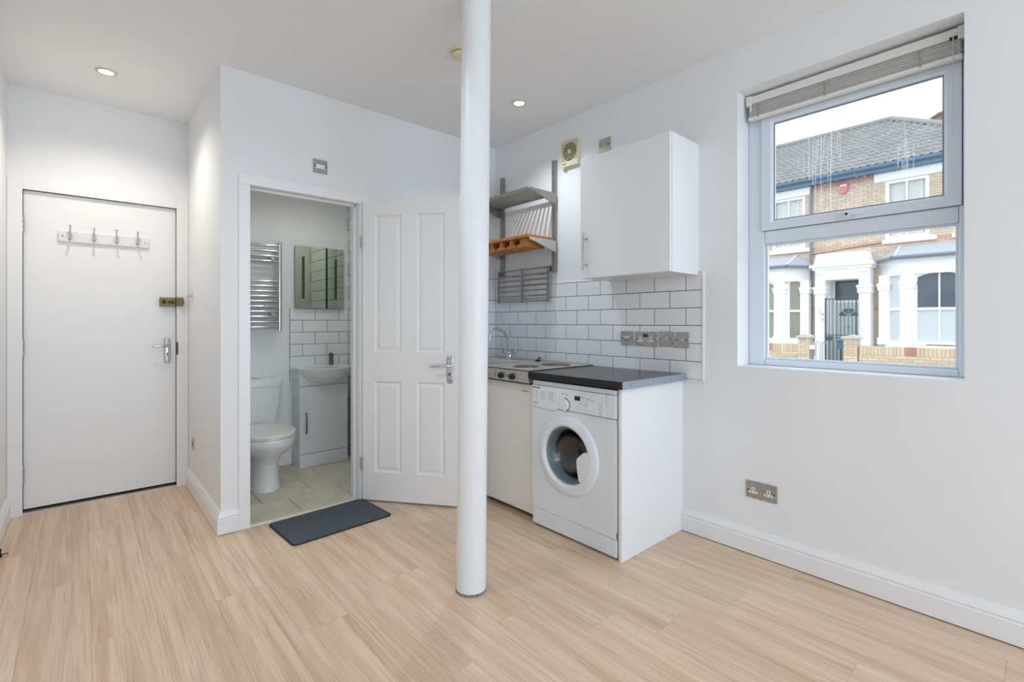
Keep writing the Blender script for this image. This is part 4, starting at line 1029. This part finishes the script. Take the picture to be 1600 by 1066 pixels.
# upper sash windows with net curtains
def curtain(y0, y1, z0, z1, x, mat=net, amp=.03, n=60, seed=1):
    b = B(); r = random.Random(seed); top = []; bot = []
    ph = r.uniform(0, 6)
    for i in range(n + 1):
        t = i / n; y = y0 + (y1 - y0) * t; d = amp * math.sin(t * 38 + ph + 1.3 * math.sin(t * 9)) + amp * .4 * math.sin(t * 91)
        top.append((x + d * .6, y, z1)); bot.append((x + d, y, z0))
    return b.rings([top, bot], False, False, closed=False)
def sash_window(y0, y1, z0, z1, seed, lint):
    w_ = B()
    for a, c, d, e in ((y0, y0 + .09, z0, z1), (y1 - .09, y1, z0, z1), (y0 + .09, y1 - .09, z0, z0 + .10), (y0 + .09, y1 - .09, z1 - .08, z1), ((y0 + y1) / 2 - .02, (y0 + y1) / 2 + .02, z0 + .10, z1 - .08)):
        w_.box(HX + .02, HX + .10, a, c, d, e)
    zm = (z0 + z1) / 2 - .05; w_.box(HX + .015, HX + .095, y0 + .091, y1 - .091, zm - .025, zm + .025)
    w_ = w_.out('window', stucco, hs)
    for a, c in ((y0 + .09, (y0 + y1) / 2 - .02), ((y0 + y1) / 2 + .02, y1 - .09)):
        for d, e in ((z0 + .10, zm - .025), (zm + .025, z1 - .08)): box(HX + .05, HX + .056, a, c, d, e).out('pane', glass, w_)
    ym = (y0 + y1) / 2
    curtain(y0 + .05, ym + .01, z0 + .05, z1, HX + .17, seed=seed).out('curtain', net, w_, smooth=True)
    curtain(ym + .02, y1 - .05, z0 + .05, z1, HX + .17, seed=seed + 5).out('curtain', net, w_, smooth=True)
    box(HX + .30, HX + .32, y0 - .4, y1 + .4, z0 - .3, z1 + .3).out('dim_room', M('dim_room', (196, 200, 203), .9), w_)
    B().prism([(HX - .12, z0 - .13), (HX + .05, z0 - .13), (HX + .05, z0 + .005), (HX - .12, z0 - .03)], 'Y', y0 - .17, y1 + .05).out('sill', stucco, w_)
sash_window(2.40, 3.41, 3.65, 5.40, 1, 0); sash_window(.85, 1.86, 3.65, 5.40, 2, 0)
sash_window(5.56, 6.58, 3.65, 5.40, 3, 0); sash_window(7.0, 8.02, 3.65, 5.40, 4, 0)
for a, c in ((.62, 3.67), (5.37, 8.25)): B().box(HX - .06, HX + .02, a, c, 5.40, 5.645).box(HX - .09, HX, a - .0, c, 5.58, 5.645).out('lintel', stucco, hs, bevel=.01)

# bays
def bay(yc, seed, win):
    bx, wx = 17.2, HX
    pl = lambda e: [(wx, yc + 1.42 + e), (bx - e, yc + .84 + e * .6), (bx - e, yc - .84 - e * .6), (wx, yc - 1.42 - e)]
    bo = B().prism(pl(0), 'Z', 2.52, 2.94).prism(pl(.05), 'Z', 2.86, 2.98).prism(pl(0), 'Z', GZ, .42).prism(pl(.06), 'Z', .42, .52).out('bay', stucco, hs)
    # lean-to slate roof with hips
    e = pl(.14); zt, zb = 3.43, 3.02
    top = [(wx, yc + .95), (wx, yc - .95)]
    rb = B()
    rb.quad([(e[1][0], e[1][1], zb), (e[2][0], e[2][1], zb), (top[1][0], top[1][1], zt), (top[0][0], top[0][1], zt)])
    rb.quad([(e[0][0], e[0][1], zb), (e[1][0], e[1][1], zb), (top[0][0], top[0][1], zt)]); rb.quad([(e[2][0], e[2][1], zb), (e[3][0], e[3][1], zb), (top[1][0], top[1][1], zt)])
    rb.prism(e, 'Z', 2.98, zb)
    rb.out('bay_roof', slate, bo)
    hp_ = B()
    for i, j in ((1, 0), (2, 1)): hp_.tube([(e[i][0], e[i][1], zb + .01), (top[j][0], top[j][1], zt)], .035, 6)
    hp_.out('bay_roof_hip', stucco_grey, bo)
    gt = B()
    for (p, q) in zip(pl(.20), pl(.20)[1:]): gt.tube([(p[0], p[1], 2.99), (q[0], q[1], 2.99)], .05, 8)
    gt.out('bay_gutter', gutter_grey, bo, smooth=True)
    # columns
    def colm(cx_, cy_, w2):
        c = B()
        c.box(cx_ - w2, cx_ + w2, cy_ - w2, cy_ + w2, .52, 2.56).box(cx_ - w2 - .05, cx_ + w2 + .05, cy_ - w2 - .05, cy_ + w2 + .05, 2.24, 2.32).box(cx_ - w2 - .03, cx_ + w2 + .03, cy_ - w2 - .03, cy_ + w2 + .03, 2.12, 2.24)
        c.box(cx_ - w2 - .012, cx_ + w2 + .012, cy_ - w2 - .012, cy_ + w2 + .012, 1.98, 2.01).box(cx_ - w2 - .035, cx_ + w2 + .035, cy_ - w2 - .035, cy_ + w2 + .035, .52, .72)
        c.out('bay_column', stucco, bo, bevel=.012)
    for sg in (-1, 1): colm(bx + .16, yc + sg * .66, .15); colm(wx - .22, yc + sg * 1.28, .12)
    # front window with arched head
    def win_plane(o, u, L_, wname, mat_up, mat_lo):
        # o: start, u: unit direction (plan), L_: width
        nrm = Vector((-u[1], u[0])); nrm = nrm if nrm.x < 0 else -nrm
        P = lambda t, z, d: (o[0] + u[0] * t + nrm.x * -d, o[1] + u[1] * t + nrm.y * -d, z)
        def pan(b, t0, t1, z0, z1, d0, d1):
            b.rings([[P(t0, z0, d0), P(t1, z0, d0), P(t1, z1, d0), P(t0, z1, d0)], [P(t0, z0, d1), P(t1, z0, d1), P(t1, z1, d1), P(t0, z1, d1)]]); return b
        z0, z1, zm = .57, 2.55, 1.55
        f = B()
        for t0, t1, a, c in ((0, .05, z0, z1), (L_ - .05, L_, z0, z1), (.05, L_ - .05, z0, z0 + .08)): pan(f, t0, t1, a, c, .0, .08)
        pan(f, .051, L_ - .051, zm - .035, zm + .035, -.01, .075)
        if L_ > .6: pan(f, L_ / 2 - .018, L_ / 2 + .018, z0 + .08, z1, .0, .08)
        f = f.out('bay_window', stucco, bo)
        cells = [(0.05, L_ / 2 - .018), (L_ / 2 + .018, L_ - .05)] if L_ > .6 else [(.05, L_ - .05)]
        # arched head
        hd_ = B(); m = 12; lo = []; hi = []
        for i in range(m + 1):
            t = L_ * i / m; rise = .14 if L_ > .6 else .16
            zz = 2.40 + rise * (1 - (2 * i / m - 1) ** 2); lo.append((t, zz)); hi.append((t, 2.62))
        for i in range(m):
            hd_.rings([[P(lo[i][0], lo[i][1], d), P(lo[i + 1][0], lo[i + 1][1], d), P(hi[i + 1][0], hi[i + 1][1], d), P(hi[i][0], hi[i][1], d)] for d in (-.03, .10)])
        hd_.out('arched_head', stucco, bo)
        hm = B()
        hm.tube(([P(-.06, 2.44, -.04)] if L_ > .6 else []) + [P(t, zz + .09, -.04) for t, zz in lo] + ([P(L_ + .06, 2.44, -.04)] if L_ > .6 else []), .04, 6); hm.out('hood_mould', stucco, bo, smooth=True)
        for t0, t1 in cells:
            pan(B(), t0, t1, zm + .035, z1, .04, .05).out('bay_pane', mat_up, bo)
            pan(B(), t0, t1, z0 + .08, zm - .035, .05, .06).out('bay_pane', mat_lo, bo)
    win_plane((bx + .12, yc - .51), (0, 1), 1.02, 'f', *win[0])
    d = Vector((wx - .20 - (bx + .26), .55)); ln = d.length
    for sg in (-1, 1):
        a = Vector((bx + .30, yc + sg * .84)); c = Vector((wx - .30, yc + sg * 1.19)); u = (c - a).normalized()
        win_plane((a.x, a.y), (u.x, u.y), (c - a).length, 's', *win[1])
bay(2.1, 1, ((dark_win, frosted), (frosted, frosted)))
bay(6.75, 2, ((olive_win, olive_win), (olive_win, olive_win)))

# porch
pc = B()
pc.box(17.50, HX + .02, 3.68, 5.12, 2.50, 2.98).box(17.44, HX, 3.62, 5.19, 2.82, 2.90).box(17.38, HX, 3.57, 5.26, 2.90, 2.99)
pc.prism([(3.66, 2.99), (5.15, 2.99), (5.12, 3.10), (5.06, 3.33), (3.76, 3.33), (3.70, 3.10)], 'X', 17.44, HX)
pc = pc.out('porch_hood', stucco, hs, bevel=.015)
for y0, y1 in ((3.68, 3.96), (4.845, 5.125)):
    B().box(17.50, HX + .1, y0, y1, GZ, 2.52).box(17.44, HX, y0 - .05, y1 + .05, 2.22, 2.30).box(17.46, HX, y0 - .03, y1 + .03, 2.06, 2.22).box(17.47, HX, y0 - .02, y1 + .02, GZ, .10).out('porch_pilaster', stucco, hs, bevel=.012)
    ym = (y0 + y1) / 2
    B().prism([(17.50, 2.82), (17.42, 2.80), (17.40, 2.72), (17.47, 2.62), (17.49, 2.56), (17.50, 2.52)], 'Y', ym - .10, ym + .10).out('scroll_bracket', stucco, pc, bevel=.01)
B().box(HX - .02, 18.5, 3.90, 3.985, GZ, 2.51).box(HX - .02, 18.5, 4.822, 4.90, GZ, 2.51).box(HX - .02, 18.5, 3.90, 4.90, 2.51, 2.6).out('porch_lining', stucco, hs)
fd_ = B().box(18.32, 18.38, 3.99, 4.83, GZ, 1.80).out('front_door', door_green, hs)
B().box(18.28, 18.40, 3.98, 4.04, GZ, 2.52).box(18.28, 18.40, 4.78, 4.84, GZ, 2.52).box(18.26, 18.40, 4.04, 4.78, 1.80, 1.88).out('door_frame', stucco, hs)
box(18.34, 18.36, 4.04, 4.78, 1.88, 2.52).out('transom_pane', dark_win, hs)
fan = []
for i in range(13): t = math.radians(15 * i); fan.append((4.41 + .26 * math.cos(t), 1.38 + .24 * math.sin(t)))
fl_ = B().prism(fan, 'X', 18.312, 18.32).out('fanlight', dark_win, fd_)
sp_ = B()
for a in (90, 45, 135): sp_.cyl((18.306, 4.41, 1.38), (18.306, 4.41 + .26 * math.cos(math.radians(a)), 1.38 + .24 * math.sin(math.radians(a))), .018, n=6)
sp_.out('fanlight_bar', door_green, fd_)
B().lathe([(.02, 0), (.03, -.02), (.0005, -.04)], (18.32, 4.41, 1.02), 'X', 10).out('knocker', satin, fd_)
text('2', .17, (17.492, 5.03, 1.44), hs, grey_print, 'house_number', (PI / 2, .25, -PI / 2), bold=-.002)
text('9', .17, (17.492, 4.965, 1.37), hs, grey_print, 'house_number', (PI / 2, .25, -PI / 2), bold=-.002)
text('b', .17, (17.492, 4.95, 1.22), hs, grey_print, 'house_number', (PI / 2, .1, -PI / 2), bold=-.002)
for o in [o for o in hs.children if o.name.startswith('house_number')]: o.location = Vector(o.location) - ORG[hs.name]

ab = thing('alarm_box', 'pinkish red alarm box high on the brick house front', 'alarm box', (HX, 4.455, 5.24))
B().prism([(4.34, 5.30), (4.40, 5.24), (4.51, 5.24), (4.57, 5.30), (4.57, 5.56), (4.34, 5.56)], 'X', HX - .09, HX - .013).out('cover', alarm_m, ab, bevel=.01)
box(HX - .0915, HX - .09, 4.37, 4.54, 5.47, 5.51).out('white_band', stucco, ab)

# neighbouring roofline beyond the hip
ch = thing('gable_wall', 'brown brick gable end with sloping coping rising behind the tiled roof', 'building', (27.3, 2.6, GZ))
B().prism([(1.0, GZ), (3.71, GZ), (3.71, 9.66), (3.26, 9.92), (1.0, 10.15)], 'X', 27.0, 27.6).out('brick_stack', M('stack_brick', (150, 118, 98), .9, var=.15, vscale=3), ch)
B().prism([(.95, 10.15), (3.28, 9.92), (3.78, 9.66), (3.78, 9.75), (3.30, 10.02), (.95, 10.25)], 'X', 26.95, 27.65).out('coping', M('coping', (120, 112, 100), .9), ch)

# gate, post box, hoops
gt_ = thing('iron_gate', 'tall dark iron bar gate closing the white porch', 'gate', (17.42, 4.40, GZ))
fr = B()
for y in (4.00, 4.80): fr.box(17.40, 17.43, y - .018, y + .018, GZ + .03, 1.94)
for z in (1.90, .78, .70, GZ + .10): fr.box(17.405, 17.425, 4.0, 4.80, z - .014, z + .014)
fr.out('gate_frame', iron, gt_)
for k in range(7): B().cyl((17.415, 4.10 + .1 * k, GZ + .10), (17.415, 4.10 + .1 * k, 1.90), .009, n=6).out('bar', iron, gt_)
box(17.395, 17.435, 4.62, 4.78, .62, .74).out('lock_box', iron, gt_, bevel=.005)
sl_ = B()
for k in range(5): sl_.box(17.43, 17.436, 4.10 + .135 * k, 4.20 + .135 * k, GZ + .12, .66)
sl_.out('lower_panel', M('gate_sheet', (150, 164, 172), .5), gt_)
pb = thing('blue_post_box', 'small blue box beside the brick gate pier', 'post box', (15.85, 4.0, .3))
B().prism([(15.78, .43), (15.92, .43), (15.92, .68), (15.85, .71), (15.78, .68)], 'Y', 3.925, 4.075).out('box_body', blue_box, pb, bevel=.01)
box(15.774, 15.78, 3.95, 4.05, .62, .64).out('slot', black, pb)
B().cyl((15.85, 4.0, GZ), (15.85, 4.0, .43), .025, n=8).out('post', iron, pb)
lp = thing('hoop_railing', 'thin pale hoop railing beside the garden gateway', 'railing', (15.3, 4.33, GZ))
for y in (4.40, 4.24):
    B().tube([(15.3, y + .055, GZ), (15.3, y + .055, .58)] + [(15.3, y + .055 * math.cos(math.radians(a)), .58 + .055 * math.sin(math.radians(a))) for a in range(0, 181, 30)][1:] + [(15.3, y - .055, GZ)], .010, 6).out('hoop', M('rail_pale', (170, 172, 172), .5), lp, smooth=True)
mb = thing('meter_box', 'small pale box on a short post beside the brick pier', 'box', (15.3, 4.53, .44))
B().box(15.25, 15.33, 4.47, 4.60, .42, .53).out('housing', stucco, mb, bevel=.01); B().box(15.27, 15.31, 4.51, 4.55, GZ, .42).out('post', gutter_grey, mb)

# garden walls: every brick its own part
gb_s = mesh_of(box(-.5, .5, -.5, .5, -.5, .5), 'brick', M('garden_brick', (220, 199, 170), .9, rnd=.13))
gb_r = gb_s.copy(); gb_r.materials.clear(); gb_r.materials.append(M('garden_brick_red', (190, 136, 124), .9, rnd=.1))
def garden_wall(name, label, y0, y1, p0, p1, caps):
    g = thing(name, label, 'garden wall', (15.4, (y0 + y1) / 2, GZ))
    B().box(15.312, 15.52, y0, y1, GZ, .545).box(15.262, 15.56, p0, p1, GZ, .74).out('core', mortar, g)
    zt = .335; soldiers = 0
    y = y0
    while y < y1 - .03:
        q = min(y + .067, y1); m_ = gb_r if 2.25 < y < 2.44 or 5.52 < y < 5.70 else gb_s
        piece('brick', m_, g, (15.41, (y + q) / 2, (zt + .55) / 2), (.215, q - y, .213)); y += .077
    z = zt - .075; rw = 0
    while z > GZ:
        y = y0 - (.1125 if rw % 2 else 0)
        while y < y1 - .02:
            a, c = max(y, y0), min(y + .213, y1)
            if c - a > .03: piece('brick', gb_s, g, (15.41, (a + c) / 2, z + .0325), (.215, c - a, .065))
            y += .225
        z -= .075; rw += 1
        if z < -.06: break
    z = .665; rw = 0
    while z > -.06:
        ycut = [p0, p0 + .213, p1] if rw % 2 else [p0, p0 + .10, p1]
        for a, c in zip(ycut, ycut[1:]): piece('brick', gb_s, g, (15.40, (a + c) / 2, z + .0325), (.30, c - a - .01, .065))
        z -= .075; rw += 1
    B().prism([(p0 - .05, .74), (p1 + .05, .74), (p1 + .05, .79), ((p0 + p1) / 2, .84), (p0 - .05, .79)], 'X', 15.20, 15.62).out('pier_cap', stone_cap, g)
garden_wall('garden_wall', 'yellow brick garden wall and pier before the dark bay window', .9, 3.46, 3.48, 3.79, True)
garden_wall('garden_wall', 'short yellow brick garden wall and pier before the olive bay window', 4.90, 6.6, 4.60, 4.89, True)
